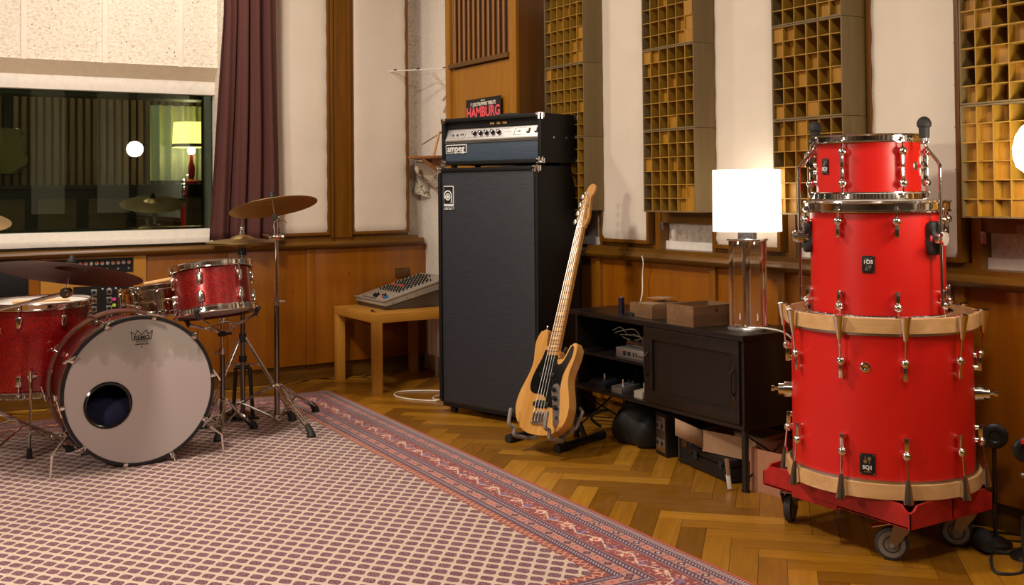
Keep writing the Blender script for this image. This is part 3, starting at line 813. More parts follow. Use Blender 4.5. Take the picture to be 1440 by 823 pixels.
m.bb((.0945, .0014, 1.088), (.1005, .0026, 1.124)); m.bb((.0905, .0014, 1.088), (.1045, .0026, 1.092))
m.build('badge_swirl', M['logo_white'], bd)
text('badge_lettering', 'ampeg', .0265, M['ink'], bd, TB(.075, .0035, 1.066), bold=.0004)

# head
HW = .62; hz = 1.283
hb = V((2.633, 5.016, 0)) + .025*V((.954,.301,0)) + .006*V((.301,-.954,0))
r = thing('bass_amp_head', 'black valve amp head with silver panel on the speaker cabinet', 'amplifier', (hb.x, hb.y, hz), ARZ)
HH, HD = .243, .30
m = MB()
m.bb((0,0,0),(.020,HD,HH),.004); m.bb((HW-.020,0,0),(HW,HD,HH),.004); m.bb((.016,0,HH-.020),(HW-.016,HD,HH),.004); m.bb((.016,0,0),(HW-.016,HD,.02),.004); m.bb((.016,HD-.015,.01),(HW-.016,HD-.003,HH-.01))
m.build('cabinet_shell', M['tolex'], r)
m = MB(); m.bb((.019,.05,.12),(HW-.019,.06,HH-.02)); m.bb((.019,.03,HH-.055),(HW-.019,.05,HH-.019)); m.build('upper_panel', M['black'], r)
m = MB(); m.prism([(.004,.128),(.006,.132),(.030,.186),(.045,.188),(.045,.120),(.004,.120)], .021, HW-.021, 'yz'); cp = m.build('control_panel', M['alum'], r)
m = MB(); m.bb((.021,.002,.112),(HW-.021,.006,.117)); m.bb((.021,.003,.122),(HW-.021,.005,.126)); m.build('trim_strip', M['steel'], r)
m = MB(); m.bb((.020,.008,.018),(HW-.020,.02,.113),.001); m.build('grille', M['grille_head'], r)
# panel frame helper: panel slopes from (y=.006,z=.132) to (y=.030,z=.186)
sl = V((0,.024,.054)).normalized(); nn = V((0,-.054,.024)).normalized()
def PP(x, s): return V((x, .006, .132)) + sl*s
pink_txt = M['ink']
for x in (.205,.243,.281,.319,.357):
    p = PP(x, .030); m = MB(); m.cyl(p, p+nn*.016, .0115, .010, n=18); kn = m.build('knob', M['black'], r)
    m = MB(); m.lathe([(0,.0162),(.008,.0160),(.010,.0145)], p, nn, 18); m.build('knob_cap', M['chrome'], kn)
for x in (.535,.582):
    p = PP(x, .031); rot = Matrix((( 1,0,0),(0,sl.y,-nn.y),(0,sl.z,-nn.z))).to_3x3()
    m = MB(); m.box(p+nn*.002, (.016,.026,.004), rot=Matrix(((1,0,0),(0,sl.y,nn.y),(0,sl.z,nn.z)))); sw = m.build('rocker_switch', M['ink'], r)
    m = MB(); m.box(p+nn*.0055+sl*.001, (.010,.018,.006), rot=Matrix(((1,0,0),(0,sl.y,nn.y),(0,sl.z,nn.z))), bev=.001); m.build('switch_key', M['plastic_white'], sw)
for x in (.065,.095):
    p = PP(x, .025); m = MB(); m.cyl(p, p+nn*.004, .0065, n=12); jk = m.build('input_jack', M['darkchrome'], r)
m = MB()
def strip(a, b, w_=.0008):
    a = PP(*a)+nn*.0006; b = PP(*b)+nn*.0006
    d = (b-a); q = d.to_track_quat('Z','Y').to_matrix(); m.box((a+b)/2, (w_, w_, d.length), rot=q)
for a, b in (((.045,.008),(.045,.046)),((.045,.046),(.145,.046)),((.145,.046),(.145,.008)),((.145,.008),(.045,.008)),((.16,.045),(.17,.030)),((.17,.030),(.19,.030)),((.16,.045),(.40,.050)),((.16,.008),(.39,.008)),((.40,.050),(.44,.050)),((.39,.032),(.43,.032)),((.45,.010),(.455,.048)),((.45,.010),(.50,.010)),((.455,.048),(.52,.048))): strip(a, b)
m.build('printed_lines', M['ink'], cp)
for x, s_ in ((.118,'vol'),):
    pass
pmx = Matrix(((1,0,0,0),(0,sl.y,nn.y,0),(0,sl.z,nn.z,0),(0,0,0,1)))
def PT(body, x, s_, size, mat=None): text('panel_lettering', body, size, mat or M['ink'], cp, Matrix.Translation(PP(x,s_)+nn*.0008) @ pmx, ext=.0002, bold=.0003)
PT('V4', .122, .027, .022); PT('V-4B', .478, .030, .009)
gold = plain('gold_print', rgb(226,184,110), .4)
for x, b_ in ((.305,'BASS'),(.345,'MID'),(.382,'TREB')): text('gold_lettering', b_, .012, gold, r, TB(x, .0295, .207), bold=.0008, ext=.0002)
m = MB()
for x in (.545,.595): m.cyl((x,.030,.205),(x,.026,.205),.004,n=10)
m.build('indicator_lamps', M['darkchrome'], r)
m = MB(); m.bb((.026,.0035,.062),(.162,.0085,.106),.001); lg = m.build('badge', M['logo_white'], r)
m = MB(); m.bb((.030,.0025,.066),(.158,.0045,.102)); m.build('badge_field', M['ink'], lg)
text('badge_lettering', 'ampeg', .047, M['logo_white'], lg, TB(.094, .002, .0845), bold=.0008, sx=.92)
m = MB()
for x, sx in ((0,1),(HW,-1)):
    for z, sz in ((0,1),(HH,-1)):
        for y, sy in ((0,1),(HD,-1)):
            m = MB(); corner_cap(m, x, y, z, sx, sy, sz, .028); m.build('corner_cap', M['chrome'], r)
m = MB(); m.tube([(.22,.15,HH),(.235,.15,HH+.010),(.31,.15,HH+.014),(.385,.15,HH+.010),(.40,.15,HH)], .008, 8); m.build('handle', M['rubber'], r)
m = MB()
for y in (.10,.20): m.cyl((HW,y,.125),(HW+.0015,y,.125),.005,n=10)
m.build('screws', M['steel'], r)
for x in (.05, HW-.05):
    for y in (.04, .22):
        m = MB(); m.cyl((x,y,-.0145),(x,y,.001),.014,.016,n=12); m.build('foot', M['rubber'], r)

for ob in [r]+list(r.children_recursive):
    if ob.type == 'MESH': ob.data.transform(Matrix.Diagonal((.675/.62,1,1,1)))
# ------------------------------------------------------------------ side table, mixer
r = thing('side_table', 'square light wood side table under the mixer in the corner', 'table', (2.85, 5.90, 0))
tx0, tx1, ty0, ty1 = 2.55, 3.10, 5.64, 6.235
m = MB(); m.bb((tx0,ty0,.40),(tx1,ty1,.45),.0012); m.build('tabletop', M['lack'], r, world=True)
for x in (tx0, tx1-.05):
    for y in (ty0, ty1-.05):
        m = MB(); m.bb((x,y,0),(x+.05,y+.05,.40),.0012); m.build('leg', M['lackleg'], r, world=True)
r = thing('mixing_desk', 'grey analogue mixing desk with rows of knobs on the side table', 'mixer', (2.73, 5.83, .452), 0)
# front edge runs along y at x=2.72 ; rises towards +x
fy0, fy1 = 5.812, 6.232; fx, bx = 2.690, 3.14
def MZ(x): return .505+(x-fx)*.27
m = MB(); m.prism([(fx+.012,.452),(bx-.01,.452),(bx-.01,MZ(bx)-.03),(fx+.012,MZ(fx)-.028)], fy0+.006, fy1-.006, 'xz', .003); m.build('base', plain('mixer_base', rgb(70,58,44), .5), r, world=True)
m = MB(); m.prism([(fx,.478),(fx+.004,MZ(fx)-.003),(fx+.01,MZ(fx)),(bx,MZ(bx)),(bx,MZ(bx)-.055),(fx+.01,.470)], fy0, fy1, 'xz', .002)
m.build('top_case', M['greyplastic'], r, world=True)
m = MB(); m.bb((fx-.004, fy0-.006, MZ(fx)-.006), (fx+.0, fy1+.006, MZ(fx)+.003)); 
m.prism([(fx-.004,MZ(fx)-.006),(fx-.004,MZ(fx)+.001),(bx,MZ(bx)+.003),(bx,MZ(bx)-.004)], fy0-.006, fy0, 'xz'); m.build('lip', M['greyplastic'], r, world=True)
kcols = {'k': M['ink'], 'r': knr, 'b': plain('blue_knob', rgb(40,110,170), .4), 'w': M['plastic_white']}
random.seed(3)
nk = 0
for i in range(11):
    for j in range(8):
        x = fx+.140+i*.0265; y = fy0+.085+j*.038
        if x > bx-.02 or y > fy1-.03: continue
        if i > 8 and j < 3: continue
        z = MZ(x); kk = 'r' if i == 3 and j > 2 else 'k'
        m = MB(); m.cyl((x,y,z-.001),(x-.003,y,z+.014),.0052,.0045,n=8)
        o = m.build('knob', kcols[kk], r, world=True)
        nk += 1
for x, y, kk in ((fx+.03,fy0+.06,'b'),(fx+.045,fy0+.055,'b'),(fx+.035,fy0+.085,'r'),(fx+.05,fy0+.10,'k'),(fx+.05,fy0+.125,'k'),(fx+.065,fy0+.12,'k'),(fx+.03,fy0+.18,'k'),(fx+.045,fy0+.20,'k'),(fx+.06,fy0+.21,'k'),(fx+.05,fy0+.23,'k'),(fx+.035,fy0+.22,'k')):
    z = MZ(x); m = MB(); m.box((x,y,z+.007),(.011,.009,.018),bev=.002); m.build('fader_cap', kcols[kk], r, world=True)
m = MB()
for j in range(8): m.cyl((fx+.014, fy0+.15+j*.026, MZ(fx+.014)-.001), (fx+.013, fy0+.15+j*.026, MZ(fx+.014)+.003), .004, n=8)
m.build('sockets', M['ink'], r, world=True)
m = MB()
for x in (fx+.06, fx+.15, fx+.22): m.cyl((x,fy0,MZ(x)-.03),(x,fy0-.001,MZ(x)-.03),.003,n=8)
m.build('screws', M['ink'], r, world=True)
r = thing('jack_adapter', 'small dark jack adapter lying at the front of the side table', 'adapter', (2.60, 5.78, .451))
m = MB(); m.cyl((2.605,5.80,.457),(2.60,5.765,.457),.006,n=10); m.build('body', M['ink'], r, world=True)
m = MB(); m.cyl((2.60,5.765,.457),(2.597,5.735,.457),.003,n=8); m.cyl((2.597,5.735,.456),(2.596,5.72,.456),.0052,n=10); m.build('plug', M['chrome'], r, world=True)
# cables on the floor behind the amp
def cable(label, pts, rad, mat, nm='cable', n=8):
    P = catmull(pts, n, closed=False); m = MB(); m.tube(P, rad, 8); return tag(m.build(nm, mat), label, 'cable')
cable('thin white cable looped on the floor between side table and amp cabinet', [(2.95,5.42,.004),(2.86,5.55,.004),(2.70,5.62,.004),(2.62,5.52,.004),(2.66,5.36,.004),(2.78,5.24,.004),(2.95,5.17,.005),(3.05,5.25,.014),(2.97,5.38,.014),(2.80,5.36,.010),(2.74,5.28,.010),(2.80,5.20,.010),(2.95,5.14,.004)], .0034, M['plastic_white'])
cable('black cable on the floor beside the amp cabinet foot', [(2.98,5.30,.005),(2.84,5.24,.005),(2.76,5.15,.005),(2.80,5.08,.005),(2.92,5.07,.005)], .0045, M['rubber'])

# ------------------------------------------------------------------ bass guitar on its stand
gn = V((-.99,-.13,0)).normalized(); gup0 = V((0,0,1)); gr = gup0.cross(gn).normalized()
back = .395; side = -.1025
gd = (gup0*math.cos(back) - gn*math.sin(back)); gd = (gd*math.cos(side) + gr*math.sin(side)).normalized()
gx = (gr - gd*gr.dot(gd)).normalized(); gy = gd.cross(gx).normalized()    # gy points away from the player side (to the back)
if gy.dot(gn) > 0: gx = -gx; gy = gd.cross(gx).normalized()
GO = V((2.552, 3.936, .086))
GM = Matrix((gx, gy, gd)).transposed()
r = thing('bass_guitar', 'natural ash electric bass guitar with black pickguard on a stand', 'guitar', GO, rot=GM)
half = [(0,0),(-.06,.006),(-.115,.030),(-.155,.075),(-.172,.125),(-.165,.180),(-.143,.235),(-.124,.285),(-.119,.330),(-.127,.375),(-.130,.415),(-.118,.450),(-.095,.473),(-.073,.470),(-.060,.448),(-.057,.415),(-.050,.388),(-.032,.376),
        (0,.376),(.032,.374),(.036,.345),(.046,.327),(.062,.330),(.078,.352),(.092,.385),(.106,.408),(.125,.410),(.139,.392),(.142,.355),(.133,.312),(.125,.275),(.130,.232),(.150,.180),(.166,.130),(.165,.080),(.140,.035),(.090,.008),(.045,0)]
gp = [(p.x, p.y) for p in catmull(half, 4)]
m = MB(); m.prism(gp, -.022, .022, 'xz', .010, 4, True); m.build('body', M['natural'], r)
pgo = [(-.036,.376),(-.055,.372),(-.062,.34),(-.088,.285),(-.102,.235),(-.096,.195),(-.070,.180),(-.04,.178),(-.012,.176),(.012,.160),(.028,.135),(.060,.120),(.085,.150),(.092,.19),(.088,.235),(.092,.275),(.108,.315),(.122,.352),(.122,.388),(.110,.396),(.098,.375),(.084,.340),(.066,.315),(.045,.312),(.034,.328),(.032,.352)]
m = MB(); m.prism([(p.x, p.y) for p in catmull(pgo, 3)], -.0248, -.0215, 'xz', .0006, 1); m.build('pickguard', plain('black_pickguard', (.006,.006,.006,1), .12, spec=.6), r)
cpo = [(.046,.215),(.060,.226),(.080,.222),(.094,.195),(.108,.145),(.124,.085),(.126,.055),(.112,.038),(.096,.046),(.088,.075),(.070,.125),(.050,.175),(.042,.200)]
m = MB(); m.prism([(p.x, p.y) for p in catmull(cpo, 3)], -.0265, -.0215, 'xz', .0008, 1); pl = m.build('control_plate', M['steel'], r)
for x, z in ((.062,.198),(.080,.160),(.096,.120)):
    m = MB(); m.cyl((x,-.0265,z),(x,-.042,z),.0115,.0095,n=18); m.build('knob', M['black'], r)
m = MB(); m.cyl((.112,-.0265,.078),(.112,-.030,.078),.008,n=14); m.build('output_jack', M['darkchrome'], pl)
m = MB(); m.box((-.004,-.0275,.262),(.094,.012,.018),bev=.003); m.build('pickup', M['ink'], r)
m = MB(); m.box((-.002,-.0275,.132),(.096,.013,.020),bev=.003)
for k in range(4): m.box((-.030+k*.0195,-.0285,.132),(.010,.012,.034),bev=.003)
m.build('pickup', M['ink'], r)
m = MB(); m.bb((-.040,-.0245,.045),(.040,-.0215,.100),.0006); m.bb((-.040,-.034,.045),(.040,-.0245,.050),.0006); br = m.build('bridge', M['steel'], r)
for k in range(4):
    x = -.0285+k*.019; m = MB(); m.cyl((x,-.030,.058),(x,-.030,.092),.0062,n=10); m.build('saddle', M['chrome'], br)
# neck
m = MB(); m.prism([(-.031,.372),(.031,.372),(.0205,.958),(-.0205,.958)], -.022, -.010, 'xz'); 
pr = []
for (z, w_, t_) in ((.372,.030,.014),(.50,.0285,.012),(.94,.0205,.010),(.965,.019,.009)):
    pr.append([m._v((w_*math.cos(a), -.014+t_*1.35*math.sin(a), z)) for a in [PI*i/10 for i in range(11)]])
for A, B in zip(pr, pr[1:]):
    for i in range(10): m.face([A[i], A[i+1], B[i+1], B[i]], True)
nk_ = m.build('neck', M['maple_neck'], r)
m = MB(); m.prism([(-.0315,.352),(.0315,.352),(.0205,.960),(-.0205,.960)], -.0285, -.020, 'xz', .001, 1); fb = m.build('fretboard', M['maple_neck'], r)
m = MB(); m2 = MB(); SC = .864; bz = .096
fz = lambda k: bz+SC*2**(-k/12.0)
for k in range(1, 21):
    z = fz(k); w_ = .0205+(.031-.0205)*(.960-z)/.588
    m.bb((-w_,-.0298,z-.0011),(w_,-.0283,z+.0011))
m.build('frets', M['darkchrome'], fb)
for k in (3,5,7,9,12,15,17,19):
    z = (fz(k)+fz(k-1))/2; hgt = (fz(k-1)-fz(k))*.30; w_ = .0175+(.0195-.0175)*(.960-z)/.588
    m2.bb((-w_*.72,-.0290,z-hgt),(w_*.72,-.0284,z+hgt))
m2.build('block_inlays', plain('pearl_inlay', rgb(214,176,124), .25), fb)
m = MB(); m.bb((-.0205,-.032,.958),(.0205,-.020,.963)); m.build('nut', M['plastic_white'], fb)
hs = [(-.0205,.955),(-.0205,.968),(-.034,.985),(-.040,.998),(-.034,1.04),(-.027,1.09),(-.020,1.135),(-.010,1.165),(.010,1.178),(.030,1.172),(.040,1.152),(.036,1.130),(.027,1.118),(.022,1.108),(.026,1.080),(.032,1.04),(.036,1.010),(.031,.985),(.0205,.965),(.0205,.955)]
m = MB(); m.prism([(p.x,p.y) for p in catmull(hs,3)], -.020, -.006, 'xz', .0015, 1); hd = m.build('headstock', M['maple_neck'], r)
text('headstock_lettering', 'Fender', .026, M['ink'], hd, Matrix.Translation((.014,-.0204,1.035)) @ bm_ @ Matrix.Rotation(R(-82),4,'Z'), ext=.0002, shear=.3)
text('headstock_lettering', 'JAZZ BASS', .010, M['ink'], hd, Matrix.Translation((.014,-.0204,1.085)) @ bm_ @ Matrix.Rotation(R(-82),4,'Z'), ext=.0002)
for k in range(4):
    z = 1.000+k*.042; x = -.018+k*.0045
    m = MB(); m.cyl((x,-.020,z),(x,-.036,z),.0062,n=12); m.cyl((x,-.020,z),(x,-.022,z),.0095,n=14); tn = m.build('tuner', M['chrome'], r)
    m = MB(); m.cyl((x,-.002,z),(x-.042,-.002,z),.0035,n=8); m.sph((x-.052,-.002,z),.014,14,(.85,.28,1.1)); m.build('tuner_key', M['steel'], tn)
for k in range(4):
    x0 = -.0285+k*.019; x1 = -.0145+k*.0097; rr_ = .0014-.0002*k
    z = 1.000+k*.042; xt = -.018+k*.0045
    m = MB(); m.tube([(x0,-.036,.09),(x1,-.0335,.960),(xt+.005,-.030,z)], rr_, 6); m.build('string', M['steel'], r)
m = MB(); m.cyl((-.100,0,.47),(-.100,0,.488),.004,n=8); m.sph((-.100,0,.49),.007,8); m.build('strap_button', M['chrome'], r)
# stand
r = thing('guitar_stand', 'black A-frame stand with grey rubber arms holding the bass', 'guitar stand', (2.78, 4.05, 0))
m = MB()
A0, A1 = V((2.575,4.222,.018)), V((2.93,4.33,.018)); B0, B1 = V((2.655,3.944,.018)), V((2.965,4.045,.018))
m.tube([A0, A1], .016, 10); m.tube([B0, B1], .016, 10); m.build('rails', M['blackmetal'], r, world=True)
for a, b in ((A0, A1), (A1, A0), (B0, B1), (B1, B0)):
    d = (b-a).normalized(); m = MB(); m.cyl(a-d*.012, a+d*.05, .0195, n=14); m.build('rubber_cap', M['rubber'], r, world=True)
top = V((2.775,4.135,.335))
m = MB(); m.tube([A0.lerp(A1,.62), top+V((0,.02,0))], .0125, 10); m.tube([B0.lerp(B1,.62), top-V((0,.02,0))], .0125, 10); m.tube([A0.lerp(A1,.80), top+V((.0,.03,-.04))], .0125, 8); m.tube([top, V((2.83,4.12,.42))], .013, 10); m.sph(top, .022, 12); m.build('uprights', M['blackmetal'], r, world=True)
def G2W(p): return GO + GM @ V(p)
for s_, off in ((-1, 0), (1, 0)):
    pts = [(.02*s_, .10, .07), (.06*s_, .065, .02), (.10*s_, .045, -.004), (.112*s_, .0, -.012), (.112*s_, -.045, -.012), (.114*s_, -.055, .018), (.116*s_, -.085, .024), (.118*s_, -.092, .085)]
    m = MB(); m.tube(catmull([G2W(p) for p in pts], 5, closed=False), .0085, 10); m.sph(G2W(pts[-1]), .0085, 10); m.build('rubber_arm', M['grey'], r, world=True)
m = MB(); m.tube([G2W((.02,.10,.07)), G2W((-.02,.10,.07)), top], .0085, 8); m.tube([G2W((.08,.055,.01)), G2W((.15,.06,.06)), G2W((.16,.07,.13)), G2W((.12,.09,.15))], .008, 8); m.build('yoke', M['grey'], r, world=True)

# ------------------------------------------------------------------ sideboard
r = thing('sideboard', 'low dark brown wooden sideboard on metal legs below the table lamp', 'sideboard', (3.05, 3.6, 0))
sx0, sx1, sy0, sy1 = 2.88, 3.215, 3.025, 4.17
m = MB(); m.bb((sx0-.006, sy0-.006, .570), (sx1, sy1+.006, .592), .003); m.build('top', M['darkwood'], r, world=True)
m = MB(); m.bb((sx0, sy0, .232), (sx1, sy1, .25), .003); m.build('bottom_board', M['darkwood'], r, world=True)
m = MB(); m.bb((sx0+.004, sy0, .25), (sx1, sy0+.018, .57), .001); m.build('side_panel', M['darkwood_z'], r, world=True)
m = MB(); m.bb((sx0+.03, sy1-.018, .25), (sx1, sy1, .57), .001); m.build('side_panel', M['darkwood_z'], r, world=True)
m = MB(); m.bb((sx1-.008, sy0+.018, .25), (sx1-.001, sy1-.018, .57)); m.build('back_panel', M['darkwood_z'], r, world=True)
m = MB(); m.bb((sx0+.03, 3.590, .25), (sx1-.01, 3.606, .57)); m.build('divider', M['darkwood_z'], r, world=True)
m = MB(); m.bb((sx0+.02, 3.607, .392), (sx1-.01, sy1-.018, .405)); m.build('shelf', M['darkwood'], r, world=True)
d0, d1 = 3.045, 3.618
m = MB(); m.bb((sx0-.004, d0, .252), (sx0+.016, d1, .302), .0015); m.bb((sx0-.004, d0, .518), (sx0+.016, d1, .568), .0015); m.bb((sx0-.004, d0, .30), (sx0+.016, d0+.055, .52), .0015); m.bb((sx0-.004, d1-.055, .30), (sx0+.016, d1, .52), .0015); m.bb((sx0+.006, d0+.05, .30), (sx0+.012, d1-.05, .52)); dr = m.build('sliding_door', M['darkwood_z'], r, world=True)
for y in (d0+.027, d1-.027):
    m = MB(); m.tube([(sx0-.004,y,.36),(sx0-.022,y,.375),(sx0-.022,y,.445),(sx0-.004,y,.46)], .0045, 8); m.cyl((sx0-.004,y,.35),(sx0-.006,y,.35),.009,n=10); m.cyl((sx0-.004,y,.47),(sx0-.006,y,.47),.009,n=10); m.build('handle', M['blackmetal'], dr, world=True)
for x in (sx0+.018, sx1-.03):
    for y in (sy0+.014, sy1-.02):
        m = MB(); m.cyl((x,y,.006),(x,y,.232),.0135,n=14); m.cyl((x,y,0),(x,y,.008),.017,n=14); m.build('leg', M['blackmetal'], r, world=True)
m = MB(); m.tube([(sx0+.018,sy0+.014,.215),(sx1-.03,sy0+.014,.04)],.004,6); m.tube([(sx0+.018,sy0+.014,.04),(sx1-.03,sy0+.014,.215)],.004,6)
m.build('cross_brace', M['blackmetal'], r, world=True); m = MB()
m.tube([(sx0+.018,sy1-.02,.215),(sx1-.03,sy1-.02,.04)],.004,6); m.tube([(sx0+.018,sy1-.02,.04),(sx1-.03,sy1-.02,.215)],.004,6)
m.build('cross_brace', M['blackmetal'], r, world=True); m = MB()
m.tube([(sx1-.03,sy1-.02,.215),(sx1-.03,3.7,.05)],.004,6); m.tube([(sx1-.03,sy1-.02,.06),(sx1-.03,3.7,.215)],.004,6)
m.build('cross_brace', M['blackmetal'], r, world=True)
# lamp: two clear slabs, white shade
r = thing('table_lamp', 'glowing white-shaded table lamp with clear block base on sideboard', 'lamp', (3.045, 3.18, .592))
lrz = R(-38)
lx, ly = 3.045, 3.165
ldx = V((math.cos(R(-66)), math.sin(R(-66)), 0)); ldy = V((-ldx.y, ldx.x, 0))
lrot = Matrix((ldx, ldy, V((0,0,1)))).transposed()
lc = V((lx, ly, 0))
for k, s_ in enumerate((-1, 1)):
    c_ = lc + ldx*(.036*s_); m = MB(); m.box((c_.x, c_.y, .7725), (.058, .075, .335), rot=lrot, bev=.002); m.build('clear_block', M['acrylic'], r, world=True)
m = MB(); m.box((lx, ly, .598), (.140, .085, .012), rot=lrot, bev=.001); m.box((lx, ly, .9445), (.140, .085, .008), rot=lrot, bev=.001); m.box((lx, ly, .77), (.010,.070,.34), rot=lrot); m.build('metal_plates', M['chrome'], r, world=True)
m = MB(); m.box((lx, ly, .965), (.060, .05, .035), rot=lrot, bev=.001); m.build('neck_block', metal('blue_steel',(.55,.6,.7,1),.2), r, world=True)
m = MB(); m.cyl((lx,ly,.98),(lx,ly,1.06),.012,n=12); m.build('socket', M['plastic_white'], r, world=True)
# rounded rectangular shade
shp = catmull([(-.128,-.062),(0,-.076),(.128,-.062),(.128,.062),(0,.076),(-.128,.062)], 1)
def sq(a_, b_, n_=40):
    out = []
    for i in range(n_):
        t_ = 2*PI*i/n_; c_, s_ = math.cos(t_), math.sin(t_)
        out.append((a_*math.copysign(abs(c_)**.35, c_), b_*math.copysign(abs(s_)**.55, s_)))
    return out
m = MB(); o_ = sq(.128, .085); i_ = sq(.1255, .0825)
def LW(p, z): q = lc + ldx*p[0] + ldy*p[1]; return (q.x, q.y, z)
z0_, z1_ = .978, 1.222
Ao = [m._v(LW(p, z0_)) for p in o_]; Bo = [m._v(LW((p[0]*.985,p[1]*.985), z1_)) for p in o_]; Ai = [m._v(LW(p, z0_)) for p in i_]; Bi = [m._v(LW((p[0]*.985,p[1]*.985), z1_)) for p in i_]
for i in range(40):
    k = (i+1) % 40
    m.mi = 0; m.face([Ao[i],Ao[k],Bo[k],Bo[i]], True); m.mi = 1; m.face([Ai[k],Ai[i],Bi[i],Bi[k]], True); m.face([Ao[k],Ao[i],Ai[i],Ai[k]]); m.face([Bo[i],Bo[k],Bi[k],Bi[i]])
m.build('lamp_shade', [emit('glowing_shade', (1,.90,.72,1), 4.2, (.9,.88,.82,1)), emit('shade_lining', (1,.88,.68,1), .8, (.5,.48,.45,1))], r, world=True)
m = MB(); m.sph((lx,ly,1.10), .03, 14); m.build('bulb', emit('warm_bulb', (1,.80,.55,1), 2), r, world=True)
cd_ = cable('white lamp flex running from the lamp base over the sideboard end', [(3.02,3.10,.604),(3.03,3.04,.606),(3.07,2.99,.59),(3.10,2.965,.54),(3.12,2.96,.45),(3.14,2.97,.30)], .0035, M['plastic_white'])
cable('twisted white wire hanging down wainscot behind the open wooden box', [(3.192,4.02,.835),(3.20,4.02,.80),(3.21,4.04,.74),(3.20,4.03,.66),(3.19,4.04,.60)], .003, M['plastic_white'])
# wooden boxes on the sideboard
def open_box(name, label, c, d, rz, hgt, th=.008, mat='boxwood'):
    r = thing(name, label, 'box', c, rz, group=None)
    a, b = d[0]/2, d[1]/2; m = MB()
    m.bb((-a,-b,0),(a,b,th)); m.bb((-a,-b,th),(a,-b+th,hgt),.0008); m.bb((-a,b-th,th),(a,b,hgt),.0008); m.bb((-a,-b+th,th),(-a+th,b-th,hgt),.0008); m.bb((a-th,-b+th,th),(a,b-th,hgt),.0008)
    m.build('box_body', M[mat], r); return r
r = open_box('wooden_box', 'larger open wooden box nearest the table lamp on sideboard', (3.005, 3.40, .592), (.225, .165), R(0), .083)
m = MB(); m.cyl((.01,-.083,.062),(.01,-.0845,.062),.008,n=6); m.build('latch', M['darkchrome'], r)
r = open_box('wooden_box', 'smaller open wooden box with papers, farther from table lamp', (3.045, 3.715, .592), (.20, .17), R(-4), .058)
m = MB(); m.box((-.0,.02,.055),(.13,.10,.004),rz=.15); m.box((.03,.03,.075),(.09,.09,.002),rz=.3,rot=None); m.build('papers', M['cardboard'], r)
r = thing('dark_can', 'small dark blue cylinder standing on the sideboard far end', 'can', (2.958, 3.875, .592))
m = MB(); m.cyl((2.958,3.875,.592),(2.958,3.875,.664),.0135,n=20); m.build('can_body', plain('dark_blue_can', rgb(24,18,44), .3), r, world=True)
m = MB(); m.cyl((2.958,3.875,.664),(2.958,3.875,.668),.0115,n=20); m.build('can_lid', M['steel'], r, world=True)
m = MB(); m.lathe([(0,0),(.035,0),(.035,.010),(.026,.014),(0,.014)], (2.965,3.80,.592), n=24); tag(m.build('round_puck', M['black']), 'flat dark round disc on the sideboard beside the smaller box', 'disc')
# inside the sideboard
r = thing('audio_interface', 'silver audio interface on the upper shelf inside the sideboard', 'audio device', (2.99, 3.76, .405), R(3))
m = MB(); m.bb((-.06,-.10,0),(.08,.12,.042),.003); m.build('case', M['alum'], r)
m = MB()
for y in (.06,.03): m.bb((-.0615,y-.009,.012),(-.0595,y+.009,.030))
for y in (-.0,-.02): m.bb((-.0615,y-.004,.012),(-.0595,y+.004,.028))
m.bb((-.0615,-.09,.014),(-.0595,-.03,.018)); m.build('ports', M['ink'], r)
r = thing('cable_tangle', 'tangle of cables above the audio interface in the sideboard', 'cables', (3.0,3.9,.44)); r['kind'] = 'stuff'
random.seed(5)
m = MB()
for k in range(9):
    p0 = V((2.99+.02*random.random(), 4.0-.03*k, .50-.006*k)); pts = [p0]
    for q in range(5): pts.append(pts[-1]+V((random.uniform(-.01,.02), -.055+random.uniform(-.02,.02), random.uniform(-.035,.022))))
    m.tube(catmull(pts, 4, closed=False), .0022, 6)
m.build('cables', M['greyplastic'], r, world=True)
r = thing('audio_device', 'dark flat box lying behind the silver audio interface', 'audio device', (3.08, 3.74, .448))
m = MB(); m.bb((2.97,3.64,.449),(3.12,3.86,.472),.003); m.build('case', M['darkchrome'], r, world=True)
def pedal(label, x, y, dx, dy, h, mat, knob=True):
    r = thing('effect_pedal', label, 'effect pedal', (x, y, .25), group='effect pedals in the sideboard')
    m = MB(); m.prism([(x-dx/2,.25),(x+dx/2,.25),(x+dx/2,.25+h),(x-dx/2,.25+h*.72)], y-dy/2, y+dy/2, 'xz', .002); m.build('case', M[mat], r, world=True)
    m = MB(); m.cyl((x-dx*.15,y,.25+h*.8),(x-dx*.15,y,.25+h+.022),.0055,n=12); m.build('foot_switch', M['chrome'], r, world=True)
    m = MB(); m.cyl((x+dx*.25,y-dy*.2,.25+h*.9),(x+dx*.25,y-dy*.2,.25+h+.012),.006,n=10); m.cyl((x+dx*.25,y+dy*.2,.25+h*.9),(x+dx*.25,y+dy*.2,.25+h+.012),.006,n=10); m.build('knobs', M['ink'], r, world=True)
pedal('wide black pedal leftmost on the lower sideboard shelf', 2.97, 4.00, .12, .12, .036, 'black')
pedal('silver-grey pedal second from the left on lower shelf', 2.955, 3.845, .11, .075, .034, 'alum')
pedal('grey hammered pedal just left of the cream-white pedal', 2.95, 3.69, .10, .058, .040, 'greyplastic')
pedal('cream-white pedal partly hidden by the sliding door', 2.96, 3.63, .10, .045, .042, 'plastic_white')
